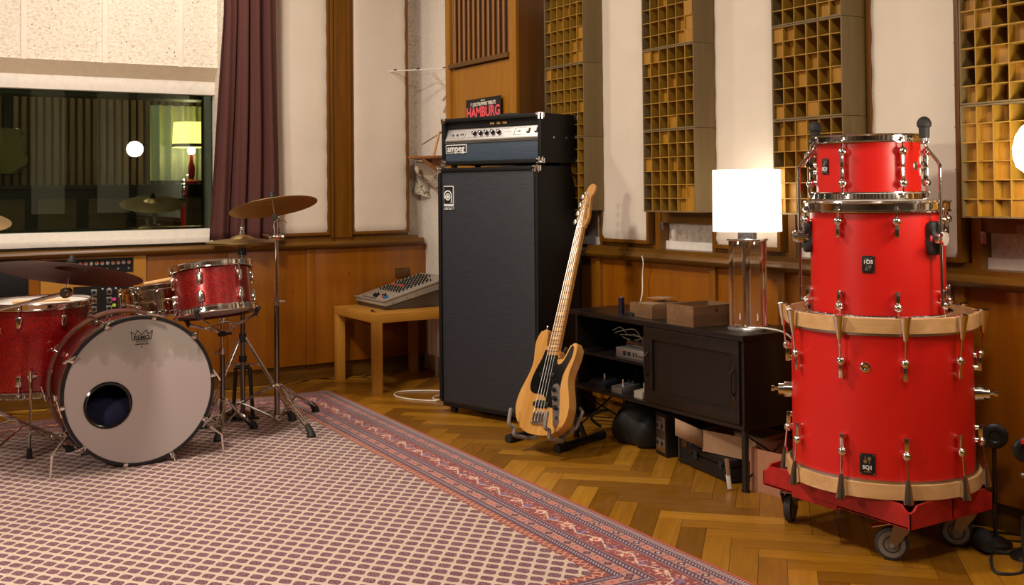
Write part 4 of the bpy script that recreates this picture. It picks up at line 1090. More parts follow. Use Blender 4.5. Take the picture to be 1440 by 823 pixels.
# below the sideboard
r = thing('stage_box', 'black box with four round sockets on the floor under sideboard', 'stage box', (2.98, 3.60, 0), R(-12))
m = MB(); m.bb((0,-.0,0),(.18,.10,.185),.004); m.build('case', M['black'], r)
m = MB(); m.bb((-.002,.012,.018),(.0,.092,.168),.001); fp = m.build('face_plate', M['steel'], r)
for y in (.032,.072):
    for z in (.055,.128):
        m = MB(); m.box((-.003,y,z),(.004,.026,.032),bev=.001); s_ = m.build('socket', M['alum'], fp)
        m = MB(); m.cyl((-.004,y,z),(-.0065,y,z),.0095,n=14); m.build('socket_hole', M['ink'], s_)
r = thing('power_supply', 'small dark unit with rounded frame beside the stage box', 'audio device', (3.02, 3.46, 0))
m = MB(); m.bb((2.975,3.43,.003),(3.12,3.52,.14),.008); m.build('case', M['black'], r, world=True)
m = MB(); m.tube([(2.974,3.44,.02),(2.974,3.51,.02),(2.974,3.51,.125),(2.974,3.44,.125)],.003,8,closed=True); m.cyl((2.975,3.475,.09),(2.971,3.475,.09),.018,n=18); m.build('face_ring', M['darkchrome'], r, world=True)
r = thing('soft_bag', 'slumped black bag on the floor under the sideboard', 'bag', (3.02, 3.9, 0))
m = MB(); m.sph((3.04,3.87,.085), .12, 48, (.8,1.25,.80))
for v_ in m.bm.verts:
    v_.co.z = max(.002, v_.co.z + .014*math.sin(38*v_.co.x+17*v_.co.y)+.008*math.sin(60*v_.co.y+20*v_.co.x)); v_.co.x += .014*math.sin(36*v_.co.y+22*v_.co.z)
m.build('bag_body', M['rubber'], r, world=True)
m = MB(); m.tube(catmull([(2.95,4.03,.06),(2.91,4.05,.10),(2.93,4.03,.13),(2.97,4.0,.14)],4,closed=False),.007,8); m.build('strap', M['rubber'], r, world=True)
r = thing('equipment_case', 'black hard case on the floor under the cardboard box', 'case', (2.97, 3.28, 0), R(-9))
m = MB(); m.bb((-.03,-.14,.004),(.24,.16,.060),.008); m.bb((-.03,-.14,.062),(.24,.16,.092),.008); m.build('case_body', M['black'], r)
for y in (-.08,.10):
    m = MB(); m.bb((-.036,y-.012,.045),(-.029,y+.012,.075),.001); m.build('latch', M['rubber'], r)
r = thing('cardboard_box', 'open brown cardboard box on the black case under sideboard', 'box', (2.96, 3.2, .095), R(10))
t_ = .004
m = MB(); m.bb((-.01,-.14,.0),(.20,.12,.004)); m.bb((-.01,-.14,.004),(-.006,.12,.085)); m.bb((.196,-.14,.004),(.20,.12,.085)); m.bb((-.006,-.14,.004),(.196,-.136,.085)); m.bb((-.006,.116,.004),(.196,.12,.085)); m.build('box_body', M['cardboard'], r)
m = MB(); m.prism([(-.01,.12),(-.01,.004),(-.012,.004)], 0, .001, 'xy') if False else None
vs_ = [m._v(p) for p in [(-.012,.118,.084),(-.012,.118,.012),(-.075,.205,.060),(-.075,.205,.128)]]; m.face(vs_); fl_ = m.build('flap', M['cardboard'], r, recalc=False)
so = fl_.modifiers.new('thickness','SOLIDIFY'); so.thickness = .004
r = thing('cardboard_box', 'reddish-brown cardboard box on the floor behind sideboard leg', 'box', (3.08, 2.93, 0), R(8))
m = MB(); m.bb((-.13,-.06,0),(.12,.14,.004)); m.bb((-.13,-.06,.004),(-.126,.14,.16)); m.bb((.116,-.06,.004),(.12,.14,.16)); m.bb((-.126,-.06,.004),(.116,-.056,.16)); m.bb((-.126,.136,.004),(.116,.14,.16)); m.build('box_body', plain('reddish_card', rgb(168,116,88), .8), r)
r = thing('paper_label', 'small white-and-black barcode tag leaning by the sideboard leg', 'tag', (2.87, 3.09, 0))
m = MB(); bar3(m, (2.862,3.085,.004), (2.868,3.11,.115), .016, .003); m.build('strip', M['cardboard'], r, world=True)
m = MB(); bar3(m, (2.859,3.084,.006), (2.8625,3.098,.058), .0165, .003); m.build('printed_end', M['plastic_white'], r, world=True)
# ------------------------------------------------------------------ rug
RW, RL = 2.75, 3.62
rug_rot = R(2.2)
# right edge line passes (2.238,2.32) -> (2.374,5.81); local x to the right edge (0 at right edge, negative inside), local y away
rug_o = V((2.230, 2.262, 0))
rr_root = thing('rug', 'large woven rug with cream field and red patterned border', 'rug', rug_o, -rug_rot)
t = NT('rug_pile'); t.set(Roughness=.95); c = t.coord(); x, y, z = t.sep(c)
dR = x*-1; dL = x+RW; dB = y; dT = (y*-1)+RL
d = dR.min(dL).min(dB).min(dT)
horiz = (dB.min(dT)).lt(dR.min(dL))        # 1 where the nearest edge is a short one
s = horiz*x + (1-horiz)*y if False else (x*horiz)+(y*(horiz*-1+1))
navy, red, cream, peach, rust, plum = rgb(56,38,70), rgb(136,54,52), rgb(204,180,164), rgb(182,126,112), rgb(134,62,54), rgb(98,62,80)
def band(a, b): return d.gt(a)*d.lt(b)
def over(base, fac, colr): return t.mix(fac, base, colr)
dashc = rgb(172,138,140)
# field
px_, py_ = .062, .0775
A_ = x*(1/.0306); B_ = y*(1/.0402)
fs_ = ((A_-B_)*.5).frac()-.5; ft_ = ((A_+B_)*-.5).frac()-.5
wob = t.noise(c, 110, 2)-.5
rr4 = (fs_.abs()*(1/.405)).pw(4) + (ft_.abs()*(1/.345)).pw(4) + wob*.8 + fs_*ft_*1.2
mot = rr4.lt(1); ins = rr4.lt(.6)
det = t.noise(c, 210, 2, .7); det2 = t.noise(c, 330, 1)
motcol = t.mix(det.gt(.52), rgb(62,30,54), rgb(146,102,112))
motcol = t.mix(det2.gt(.56)*.5, motcol, rgb(128,58,60))
motc = t.mix(ins, rgb(88,40,56), motcol)
# little tails
tl = ((fs_-.455).abs()).lt(.05)*((ft_-.18).abs()).lt(.045)
base = t.mix(t.noise(c, 14, 4), rgb(186,162,146), cream)
colr = over(base, tl*.5, rust); colr = over(colr, mot, motc)
# borders, from outside in
def frac_s(p, o=0): return ((s+o)/p).frac()
fine = t.noise(c, 260, 2, .7)
def dash(a, b, p=.014, dark=navy, light=cream):
    # slanted dashes
    f = ((s + d*.9)/p).frac()
    m1 = ((d-(a+b)/2).abs()).lt((b-a)*.30)*f.lt(.5)
    return m1
B0 = over(colr, d.lt(.352), rust)
# inner zigzag red band .315-.352
zz = (((s/.030).frac()-.5).abs()*.030 - (d-.320)*.55).abs()
B0 = over(B0, band(.315,.352)*zz.lt(.0035), rgb(206,140,112)); B0 = over(B0, band(.315,.352)*((s/.015).frac().lt(.25))*fine.gt(.5), rgb(96,40,44))
B0 = over(B0, band(.286,.315), navy); B0 = over(B0, dash(.288,.312), dashc)
B0 = over(B0, band(.250,.286), peach)
def squares(a, b, per, off=0):
    f = (((s+off)/per).frac()-.5).abs()*per; e = (d-(a+b)/2).abs()
    return (f+e), f, e
q, f, e = squares(.250, .286, .115)
B0 = over(B0, band(.250,.286)*q.lt(.017), navy); B0 = over(B0, band(.250,.286)*q.lt(.008), rust)
q, f, e = squares(.250, .286, .115, .0575)
B0 = over(B0, band(.250,.286)*(q.lt(.016))*fine.gt(.46), rgb(200,96,78)); B0 = over(B0, band(.250,.286)*q.lt(.005), navy)
B0 = over(B0, band(.250,.286)*f.gt(.020)*f.lt(.034)*fine.gt(.52), plum)
B0 = over(B0, band(.220,.250), navy); B0 = over(B0, dash(.223,.247, .016), dashc)
B0 = over(B0, band(.216,.220), rgb(190,120,110)); B0 = over(B0, band(.212,.216), navy)
# main band .132-.212
B0 = over(B0, band(.130,.212), red)
vine = ((s/.175).frac()-.5).abs()*4-1          # triangle wave -1..1
vn = (d-.171) - vine*.020
B0 = over(B0, band(.132,.210)*(vn.abs()).lt(.0035), cream)
vo = X(t.nt, t.vor(t.mapping(c, (1,1,1)), 34)); vf = t.noise(c, 70, 3, .7)
B0 = over(B0, band(.134,.209)*vf.gt(.58), rgb(214,168,150)); B0 = over(B0, band(.134,.209)*vf.lt(.38), navy)
q, f, e = squares(.134, .209, .175)
B0 = over(B0, band(.134,.209)*(q.lt(.026))*vf.gt(.45), rgb(224,190,170)); B0 = over(B0, band(.134,.209)*q.lt(.012), rgb(190,72,54))
q, f, e = squares(.134, .209, .175, .0875)
B0 = over(B0, band(.134,.209)*(q.lt(.022))*vf.gt(.47), rgb(126,104,150))
B0 = over(B0, band(.126,.130), navy); B0 = over(B0, band(.122,.126), rgb(190,120,110))
B0 = over(B0, band(.094,.122), navy); B0 = over(B0, dash(.096,.120, .016), dashc)
B0 = over(B0, band(.060,.094), peach)
q, f, e = squares(.060, .094, .115)
B0 = over(B0, band(.060,.094)*q.lt(.017), navy); B0 = over(B0, band(.060,.094)*q.lt(.007), cream)
q, f, e = squares(.060, .094, .115, .0575)
B0 = over(B0, band(.060,.094)*(q.lt(.016))*fine.gt(.46), rgb(206,100,80)); B0 = over(B0, band(.060,.094)*q.lt(.005), navy)
B0 = over(B0, band(.060,.094)*f.gt(.020)*f.lt(.034)*fine.gt(.5), plum)
B0 = over(B0, band(.036,.060), navy); B0 = over(B0, dash(.038,.058, .014), dashc)
B0 = over(B0, band(.024,.036), rgb(196,160,150)); B0 = over(B0, band(.028,.032), navy)
B0 = over(B0, band(.013,.024), navy); B0 = over(B0, band(.013,.024)*((s/.012).frac().lt(.4)), rgb(190,150,140))
B0 = over(B0, d.lt(.013), rgb(168,66,44))
# worn fleck
B0 = t.mix(fine.gt(.6)*.08, B0, rgb(190,160,145))
t.col(B0); t.bump(fine*.6+det*.4, .35, .003); t.b.inputs['Sheen Weight'].default_value = .15
rugmat = t.mat
m = MB(); m.bb((-RW, 0, .0), (0, RL, .009), .003); m.build('pile', rugmat, rr_root)
RUGZ = .009

# ------------------------------------------------------------------ drum building
def hoop(m, R_, z, h, style):
    """steel triple-flanged hoop seen at height z (outer flange side towards +)"""
    if style > 0: prof = [(R_-.006,z),(R_+.004,z),(R_+.006,z+h*.12),(R_+.0005,z+h*.22),(R_-.0005,z+h*.78),(R_+.005,z+h*.90),(R_+.0045,z+h),(R_-.003,z+h),(R_-.0035,z+h*.2)]
    else: prof = [(R_-.006,z),(R_+.004,z),(R_+.006,z-h*.12),(R_+.0005,z-h*.22),(R_-.0005,z-h*.78),(R_+.005,z-h*.90),(R_+.0045,z-h),(R_-.003,z-h),(R_-.0035,z-h*.2)]
    m.lathe(prof, n=72, closed_prof=True)
def polar(th, r_, z): return V((math.sin(th)*r_, -math.cos(th)*r_, z))
def frame_at(th):
    """matrix: local x tangent, local y outwards, z up"""
    o = V((math.sin(th), -math.cos(th), 0)); tx = V((math.cos(th), math.sin(th), 0))
    return Matrix((tx, o, V((0,0,1)))).transposed()
def shell_tube(R_, z0, z1, n=96, th=.007):
    m = MB(); m.lathe([(R_,z0),(R_,z1),(R_-th,z1),(R_-th,z0)], n=n, closed_prof=True); return m
def head_disc(R_, z, up=1, n=72, dome=.002):
    m = MB(); m.lathe([(0,z+dome*up),(R_*.9,z+dome*up*.8),(R_-.006,z),(R_-.002,z-.004*up),(0,z-.004*up)][::1], n=n); return m

def sq_lug(root, th, R_, z, zh, sgn, hoopR, mat='chrome'):
    """modern bar lug: body from z to z+sgn*L, ball towards the hoop (sgn: +1 hoop above)"""
    F = frame_at(th)
    m = MB(); m.m = F.to_4x4()
    L_ = .046; zc = z
    m.bb((-.0065, R_+.008, zc-sgn*L_), (.0065, R_+.022, zc), .002)
    m.sph((0, R_+.018, zc+sgn*.004), .0145, 16)
    m.cyl((0, R_, zc-sgn*L_*.75), (0, R_+.010, zc-sgn*L_*.75), .0085, n=12)
    m.cyl((0, R_, zc), (0, R_+.012, zc), .0085, n=12)
    lg = m.build('lug', M[mat], root)
    m = MB(); m.m = F.to_4x4()
    m.cyl((0, R_+.018, zc+sgn*.012), (0, R_+.018, zh), .003, n=8)
    m.cyl((0, R_+.018, zh-sgn*.004), (0, R_+.018, zh+sgn*.012), .0065, n=10)
    m.bb((-.009, hoopR-.003, min(zh-.004, zh+.004)), (.009, R_+.026, max(zh-.004, zh+.004)), .001)
    m.build('tension_rod', M[mat], lg)
    return lg
def badge_mesh(root, th, R_, z, flip, w_=.038, h_=.054):
    F = frame_at(th).to_4x4()
    m = MB(); m.m = F; m.bb((-w_/2, R_-.001, z-h_/2), (w_/2, R_+.0035, z+h_/2), .001); b = m.build('badge', M['black'], root)
    m = MB(); m.m = F
    for sx in (-1,1):
        for sz in (-1,1): m.cyl((sx*w_*.42, R_+.003, z+sz*h_*.44), (sx*w_*.42, R_+.0045, z+sz*h_*.44), .0022, n=8)
    f = -1 if flip else 1
    m.build('badge_rivets', M['steel'], b)
    for sx, dz in ((-1, -1), (1, 1)):
        m = MB(); m.m = F
        cx_ = sx*w_*.13*f; cz = z+f*(h_*.20+dz*h_*.07)
        m.cyl((cx_, R_+.003, cz), (cx_, R_+.0045, cz), .0058, n=14)
        m.bb((cx_-.0012, R_+.003, min(cz, cz-dz*f*h_*.26)), (cx_+.0012, R_+.0042, max(cz, cz-dz*f*h_*.26)))
        m.build('mallet_emblem', M['steel'], b)
    base = F @ Matrix.Translation((0, R_+.0037, z)) @ Matrix(((1,0,0,0),(0,0,1,0),(0,1,0,0),(0,0,0,1)))
    # text frame: x tangent, y up, normal outwards
    if flip: base = base @ Matrix.Rotation(PI, 4, 'Z')
    text('badge_lettering', 'SQ1', .0165, M['logo_white'], b, base @ Matrix.Translation((0,-h_*.16,0)), bold=.0005)
    text('badge_lettering', 'SONOR', .0062, M['steel'], b, base @ Matrix.Translation((0,-h_*.36,0)), bold=.0002)
    return b

DC = V((2.907, 2.410, 0)); DRZ = math.atan2(-DC.y, -DC.x)+PI/2
# dolly
r = thing('transport_dolly', 'red plastic wheeled dolly on the parquet under the red drums', 'dolly', (2.885, 2.435, 0))
ax0, ax1, ay0, ay1 = 2.69, 3.085, 2.13, 2.735
m = MB(); T = .008; zl, zh = .128, .196
m.bb((ax0+.02, ay0+.02, .138), (ax1-.02, ay1-.02, .150))
def dwall(p0, p1):
    """rim wall with a bracket-shaped top: low at the corner, rising next to it"""
    p0, p1 = V(p0), V(p1); dv = (p1-p0); Ln = dv.length; dv.normalize(); nv = V((-dv.y, dv.x, 0))
    prof = [(0,.176),(.018,.180),(.035,.196),(.10,.200),(.20,.200),(Ln-.20,.200),(Ln-.10,.200),(Ln-.035,.196),(Ln-.018,.180),(Ln,.176)]
    A = []; 
    for s_, zt_ in prof:
        for off in (0, T):
            q = p0+dv*s_+nv*off; A.append((m._v((q.x,q.y,zl)), m._v((q.x,q.y,zt_))))
    n_ = len(prof)
    for i in range(n_-1):
        a, b = A[2*i], A[2*i+2]; c_, d_ = A[2*i+1], A[2*i+3]
        m.face([a[0],b[0],b[1],a[1]]); m.face([d_[0],c_[0],c_[1],d_[1]]); m.face([a[1],b[1],d_[1],c_[1]]); m.face([b[0],a[0],c_[0],d_[0]])
    m.face([A[0][0],A[0][1],A[1][1],A[1][0]]); m.face([A[-2][1],A[-2][0],A[-1][0],A[-1][1]])
dwall((ax0,ay0,0),(ax1,ay0,0)); dwall((ax1,ay0,0),(ax1,ay1,0)); dwall((ax1,ay1,0),(ax0,ay1,0)); dwall((ax0,ay1,0),(ax0,ay0,0))
m.bb((ax0, ay0, zl), (ax1, ay1, zl+.008), .002)
m.build('tray', M['dolly_red'], r, world=True)
m = MB(); m.bb((ax0-.002, 2.41, .118), (ax0+.006, 2.60, .135), .002); m.build('handle_tab', M['dolly_red'], r, world=True)
galv = plain('zinc_plate', rgb(150,132,110), .4, metal=.8)
def caster(x, y, ang, brake=False):
    F = Matrix.Translation((x,y,0)) @ Matrix.Rotation(ang, 4, 'Z')
    m = MB(); m.m = F
    m.bb((-.035,-.03,.123),(.035,.03,.129),.001); m.cyl((0,0,.112),(0,0,.124),.024,n=18)
    for sy in (-1,1): m.prism([(-.028,.114),(.028,.114),(.046,.046),(.036,.040),(.022,.046),(-.02,.10)], sy*.019, sy*.0215, 'xz')
    m.bb((-.028,-.0215,.110),(.028,.0215,.114)); cb = m.build('caster_bracket', galv, r)
    cb.data.transform(r.matrix_basis.inverted())
    m = MB(); m.m = F
    m.lathe([(.022,-.014),(.045,-.014),(.050,-.010),(.050,.010),(.045,.014),(.022,.014)], (.034,0,.050), (0,1,0), 32, closed_prof=True); wh = m.build('wheel', plain('grey_black_tyre', (.03,.028,.028,1), .55), cb); wh.data.transform(r.matrix_basis.inverted())
    m = MB(); m.m = F
    m.lathe([(0,-.013),(.022,-.013),(.030,-.0148),(.040,-.0148),(.040,.0148),(.030,.0148),(.022,.013),(0,.013)], (.034,0,.050), (0,1,0), 32); m.cyl((.034,-.024,.05),(.034,.024,.05),.008,n=12); h_ = m.build('wheel_hub', plain('hub_grey', rgb(120,112,104), .5), wh); h_.data.transform(r.matrix_basis.inverted())
    if brake:
        m = MB(); m.m = F; m.box((.062,0,.108),(.060,.040,.004),rot=Matrix.Rotation(R(14),3,'Y'),bev=.001); b_ = m.build('brake_pedal', M['chrome'], cb); b_.data.transform(r.matrix_basis.inverted())
for qx in (ax0+.006, ax1-.006):
    for qy in (ay0+.006, ay1-.006):
        m = MB(); m.cyl((qx,qy,.128),(qx,qy,.177),.0068,n=12); m.build('corner_post', M['dolly_red'], r, world=True)
caster(2.767, 2.218, R(129), True); caster(2.745, 2.675, R(30)); caster(3.04, 2.19, R(129)); caster(3.03, 2.675, R(60))

# bass drum lying on its hoop on the dolly
BZ0, BZ1 = .201, .748
r = thing('bass_drum', 'big red bass drum with maple hoops lying flat on the dolly', 'drum', (DC.x, DC.y, BZ0), DRZ)
H_ = BZ1-BZ0; RS = .2845; RH = .303
shell_tube(RS, .035, H_-.035).build('shell', M['red_satin'], r)
for k in range(2):
    m = MB(); z0, z1 = ((0, .046) if k == 0 else (H_-.046, H_))
    m.lathe([(RH-.014,z0),(RH,z0+.001),(RH,z1-.001),(RH-.014,z1)], n=96, closed_prof=True); m.build('wooden_hoop', M['maple'], r)
    m = MB(); zz = (.046, H_-.054)[k]; m.lathe([(RS-.002,zz),(RS+.010,zz),(RS+.010,zz+.008),(RS-.002,zz+.008)], n=96, closed_prof=True); m.build('metal_ring', M['steel'], r)
m = head_disc(RS, H_-.040); m.build('drumhead', M['head2'], r)
m = head_disc(RS, .040, -1); m.build('drumhead', M['head2'], r)
base_l = None
for k in range(10):
    th = R(13.5+36*k)
    for sgn in (1, -1):
        F = frame_at(th).to_4x4(); zl_ = H_/2+sgn*.135; zh_ = H_/2+sgn*(H_/2)
        m = MB(); m.m = F
        m.bb((-.0065,RS+.008,zl_-sgn*.050),(.0065,RS+.022,zl_),.002); m.sph((0,RS+.018,zl_+sgn*.004),.0145,14); m.cyl((0,RS,zl_-sgn*.04),(0,RS+.010,zl_-sgn*.04),.0085,n=10); m.cyl((0,RS,zl_),(0,RS+.012,zl_),.0085,n=10)
        lg = m.build('lug', M['chrome'], r)
        m = MB(); m.m = F
        m.cyl((0,RS+.022,zl_+sgn*.012),(0,RH+.010,zh_-sgn*.062),.0032,n=8)
        m.cyl((0,RH+.009,zh_-sgn*.066),(0,RH+.012,zh_+sgn*.006),.0070,.0175,n=18)
        m.bb((-.010,RH-.016,zh_-sgn*.002),(.010,RH+.010,zh_+sgn*.004),.001)
        m.cyl((0,RH+.012,zh_+sgn*.006),(0,RH+.012,zh_+sgn*.010),.0175,.012,n=18)
        m.build('claw', M['chrome'], lg)
badge_mesh(r, R(-8.5), RS, .100, False, .046, .064)
m = MB(); F = frame_at(R(-9)).to_4x4(); m.m = F; m.lathe([(0,0),(.006,.001),(.0065,.004),(.011,.005),(.0155,.003),(.0165,0)], (0,RS-.0005,.395), (0,1,0), 28); m.build('air_vent', M['chrome'], r)
for th, z in ((R(-86), .27), (R(88), .285)):
    F = frame_at(th).to_4x4(); m = MB(); m.m = F; m.cyl((0,RS,z),(0,RS+.025,z),.026,n=20); m.cyl((0,RS+.012,z),(0,RS+.044,z),.019,n=20); m.cyl((0,RS+.04,z),(.0,RS+.062,z+.002),.006,n=8); m.bb((-.016,RS+.056,z-.006),(.016,RS+.068,z+.012),.003); m.build('spur_bracket', M['chrome'], r)
m = MB(); F = frame_at(R(30)).to_4x4(); m.m = F
# upper drums ---------------------------------------------------------------------------
FT = V((DC.x-.004, DC.y+.004, 0)); FZ0 = BZ0+H_-.036
r = thing('floor_tom', 'red floor tom with folded legs standing on the bass drum', 'drum', (FT.x, FT.y, FZ0), DRZ)
H_ = 1.104-FZ0; RS = .212; RH = .2275
shell_tube(RS, .022, H_-.022).build('shell', M['red_satin'], r)
for k in range(2):
    m = MB(); hoop(m, RH, (0, H_)[k], .036, 1 if k == 0 else -1); m.build('steel_hoop', M['chrome'], r)
head_disc(RS+.006, H_-.014).build('drumhead', M['head2'], r); head_disc(RS+.006, .014, -1).build('drumhead', M['head2'], r)
for k in range(8):
    th = R(15+45*k)
    for sgn in (1, -1): sq_lug(r, th, RS, H_/2+sgn*(H_/2-.066), H_/2+sgn*(H_/2-.028), sgn, RH)
badge_mesh(r, R(-7), RS, .195, True)
for th in (R(-78), R(50), R(170)):
    F = frame_at(th).to_4x4(); zc = H_-.118
    m = MB(); m.m = F; m.prism([(p.x,p.y+zc) for p in catmull([(-.020,-.050),(.020,-.050),(.026,-.03),(.016,0),(.026,.03),(.018,.052),(-.018,.052),(-.026,.03),(-.016,0),(-.026,-.03)],3)], RS-.002, RS+.024, 'xz', .008, 3); bk = m.build('leg_bracket', M['rubber'], r)
    m = MB(); m.m = F; m.cyl((0,RS+.012,zc),(0,RS+.052,zc),.021,n=22); m.cyl((-.006,RS+.052,zc),(-.006,RS+.058,zc),.017,n=22); m.bb((-.020,RS+.018,zc-.014),(.020,RS+.046,zc+.014),.004); m.tube([(.0,RS+.04,zc),(-.025,RS+.05,zc),(-.045,RS+.052,zc+.004)],.0075,8); m.build('clamp', M['chrome'], bk)
    m = MB(); m.m = F; ro = RS+.036
    zt = H_+(.235 if th < 2 else .12); dz_ = zt-H_-.235
    m.tube(catmull([(0,ro,zc-.21),(0,ro,zc-.05),(0,ro,H_+.085+dz_),(0,ro-.002,H_+.115+dz_),(0,ro-.045,H_+.165+dz_),(0,ro-.055,H_+.19+dz_),(0,ro-.055,zt)],5,closed=False),.0053,10); lg = m.build('leg', M['chrome'], r)
    m = MB(); m.m = F; m.lathe([(0,-.036),(.0155,-.036),(.0165,-.010),(.0165,-.004),(.0215,0),(.0225,.012),(.017,.024),(.007,.031),(0,.032)], (0,ro-.055,zt), (0,0,1), 20); m.build('rubber_foot', M['rubber'], lg)
TZ0 = 1.1055
ST = FT - V((math.cos(DRZ), math.sin(DRZ), 0))*.024
r = thing('rack_tom', 'small red tom drum on the very top of the stack', 'drum', (ST.x, ST.y, TZ0), DRZ)
H_ = .213; RS = .165; RH = .179
shell_tube(RS, .014, H_-.014).build('shell', M['red_satin'], r)
for k in range(2):
    m = MB(); hoop(m, RH, (0, H_)[k], .028, 1 if k == 0 else -1); m.build('steel_hoop', M['chrome'], r)
head_disc(RS+.006, H_-.010).build('drumhead', M['head2'], r); head_disc(RS+.006, .010, -1).build('drumhead', M['head2'], r)
for k in range(6):
    th = R(-24.5+60*k)
    for sgn in (1, -1): sq_lug(r, th, RS, H_/2+sgn*(H_/2-.060), H_/2+sgn*(H_/2-.022), sgn, RH)
badge_mesh(r, R(-52), RS, .112, False, .032, .052)
m = MB(); F = frame_at(R(62)).to_4x4(); m.m = F; m.lathe([(0,.003),(.009,.003),(.014,.001),(.0145,0)], (0,RS,.11), (0,1,0), 24); m.build('air_vent', M['steel'], r)
m = MB(); F = frame_at(R(-92)).to_4x4(); m.m = F; m.cyl((0,RS,.135),(0,RS+.02,.135),.026,n=18); m.bb((-.02,RS+.015,.11),(.02,RS+.036,.16),.004); m.build('mount_bracket', M['chrome'], r)

# ------------------------------------------------------------------ played kit on the rug
def vint_lug(root, th, R_, z, sgn, zh, hoopR, mat='chrome', s_=1.0):
    F = frame_at(th).to_4x4()
    m = MB(); m.m = F
    L_ = .050*s_
    prof = [(-.0125,0),(.0125,0),(.0135,.012),(.0105,.040),(.006,.050),(-.006,.050),(-.0105,.040),(-.0135,.012)]
    m.prism([(a*s_, z-sgn*b*s_) for a, b in prof], R_-.001, R_+.017*s_, 'xz', .005*s_, 3)
    lg = m.build('lug', M[mat], root)
    m = MB(); m.m = F; m.cyl((0,R_+.011*s_,z-sgn*.002),(0,R_+.011*s_,zh),.0028,n=8); m.cyl((0,R_+.011*s_,zh-.003),(0,R_+.011*s_,zh+sgn*.010),.006,n=8); m.bb((-.008,hoopR-.004,zh-.003),(.008,R_+.019,zh+.003),.001); m.build('tension_rod', M[mat], lg)
    return lg
def kit_drum(name, label, loc, rot, RS, H_, nl, ph, shellmat, top='head2', lugmat='chrome', zlug=.05, single=False, rings=False):
    r = thing(name, label, 'drum', loc, rot=rot)
    RH = RS+.013
    shell_tube(RS, .008, H_-.008).build('shell', shellmat, r)
    for k in range(2):
        m = MB(); hoop(m, RH, (0, H_)[k], .030, 1 if k == 0 else -1); m.build('steel_hoop', M['chrome'], r)
    head_disc(RS+.006, H_-.010).build('drumhead', M[top], r); head_disc(RS+.006, .012, -1).build('drumhead', M['head'], r)
    for k in range(nl):
        th = R(ph)+2*PI*k/nl
        if single:
            F = frame_at(th).to_4x4(); m = MB(); m.m = F
            m.cyl((0,RS,H_/2),(0,RS+.012,H_/2),.009,n=12); m.cyl((0,RS+.014,H_/2-.040),(0,RS+.014,H_/2+.040),.0095,n=14); m.sph((0,RS+.014,H_/2+.042),.010,12); m.sph((0,RS+.014,H_/2-.042),.010,12); lg = m.build('lug', M['chrome'], r)
            m = MB(); m.m = F; m.cyl((0,RS+.014,.018),(0,RS+.014,H_-.018),.0028,n=8)
            for zz in (.014, H_-.014): m.bb((-.008,RS+.008,zz-.003),(.008,RS+.020,zz+.003),.001); m.cyl((0,RS+.014,zz-.008),(0,RS+.014,zz+.008),.006,n=8)
            m.build('tension_rod', M['chrome'], lg)
        else:
            for sgn in (1,-1): vint_lug(r, th, RS, H_/2+sgn*(H_/2-zlug), sgn, H_/2+sgn*(H_/2-.022), RH, lugmat)
    return r
# bass drum facing the camera side
KO = V((1.050, 4.700, .3225)); KM = Matrix(((1,0,0),(0,0,-1),(0,1,0)))
r = thing('bass_drum', 'red sparkle bass drum with grey front head standing on the rug', 'drum', KO, rot=KM)
# local z points to the viewer (room -y); front hoop ends at z=0
RS = .286; RH = .3135; DK = .365
m = MB(); m.lathe([(RS,-DK+.02),(RS,-.02),(RS-.008,-.02),(RS-.008,-DK+.02)], n=96, closed_prof=True); m.build('shell', M['sparkle'], r)
hp = plain('pale_hoop', rgb(150,118,108), .25, metal=.6)
for z0, z1 in ((-.042,0),(-DK,-DK+.040)):
    m = MB(); m.lathe([(RH-.022,z0+.004),(RH,z0),(RH,z1),(RH-.010,z1)], n=96, closed_prof=True); ho = m.build('hoop', M['darkchrome'] if z0 > -.1 else hp, r)
    m = MB(); m.lathe([(RH+.0002,z0+.012),(RH+.0012,z0+.012),(RH+.0012,z1-.012),(RH+.0002,z1-.012)], n=96, closed_prof=True); m.build('hoop_inlay', M['sparkle'] if z0 < -.1 else hp, ho)
m = MB(); m.lathe([(RH-.015,.001),(RH-.001,.001),(RH-.0005,.004),(RH-.008,.006),(RH-.014,.004)], n=96, closed_prof=True); m.build('black_rim', M['black'], r)
# front head with port hole
hx, hy, hr = -.128, -.046, .090
m = MB(); N_ = 96
outer = [m._v((math.cos(2*PI*i/N_)*(RH-.014), math.sin(2*PI*i/N_)*(RH-.014), .0015)) for i in range(N_)]
inner = [m._v((hx+math.cos(2*PI*i/N_)*hr, hy+math.sin(2*PI*i/N_)*hr, .0015)) for i in range(N_)]
o2 = [m._v((math.cos(2*PI*i/N_)*(RH-.014), math.sin(2*PI*i/N_)*(RH-.014), -.0005)) for i in range(N_)]
i2_ = [m._v((hx+math.cos(2*PI*i/N_)*hr, hy+math.sin(2*PI*i/N_)*hr, -.0005)) for i in range(N_)]
for i in range(N_):
    k = (i+1) % N_; m.face([outer[i],outer[k],inner[k],inner[i]]); m.face([o2[k],o2[i],i2_[i],i2_[k]]); m.face([inner[i],inner[k],i2_[k],i2_[i]])
hd = m.build('front_head', M['head'], r)
m = MB(); m.lathe([(hr-.006,-.004),(hr+.006,-.002),(hr+.007,.004),(hr+.001,.008),(hr-.006,.006)], (hx,hy,0), n=64, closed_prof=True); m.build('port_ring', plain('gloss_black', (.006,.006,.006,1), .15), hd)
m = MB(); m.lathe([(0,-DK+.03),(RS-.01,-DK+.03)], n=64); m.lathe([(RS-.0085,-DK+.03),(RS-.0085,-.03)], n=64); m.build('inner_lining', M['boxwood'], r)
KB = Matrix.Translation((0,0,.0022))
text('head_lettering', 'REMO', .0245, M['ink'], hd, KB @ Matrix.Translation((.008,.222,0)), bold=.0008, ext=.0002)
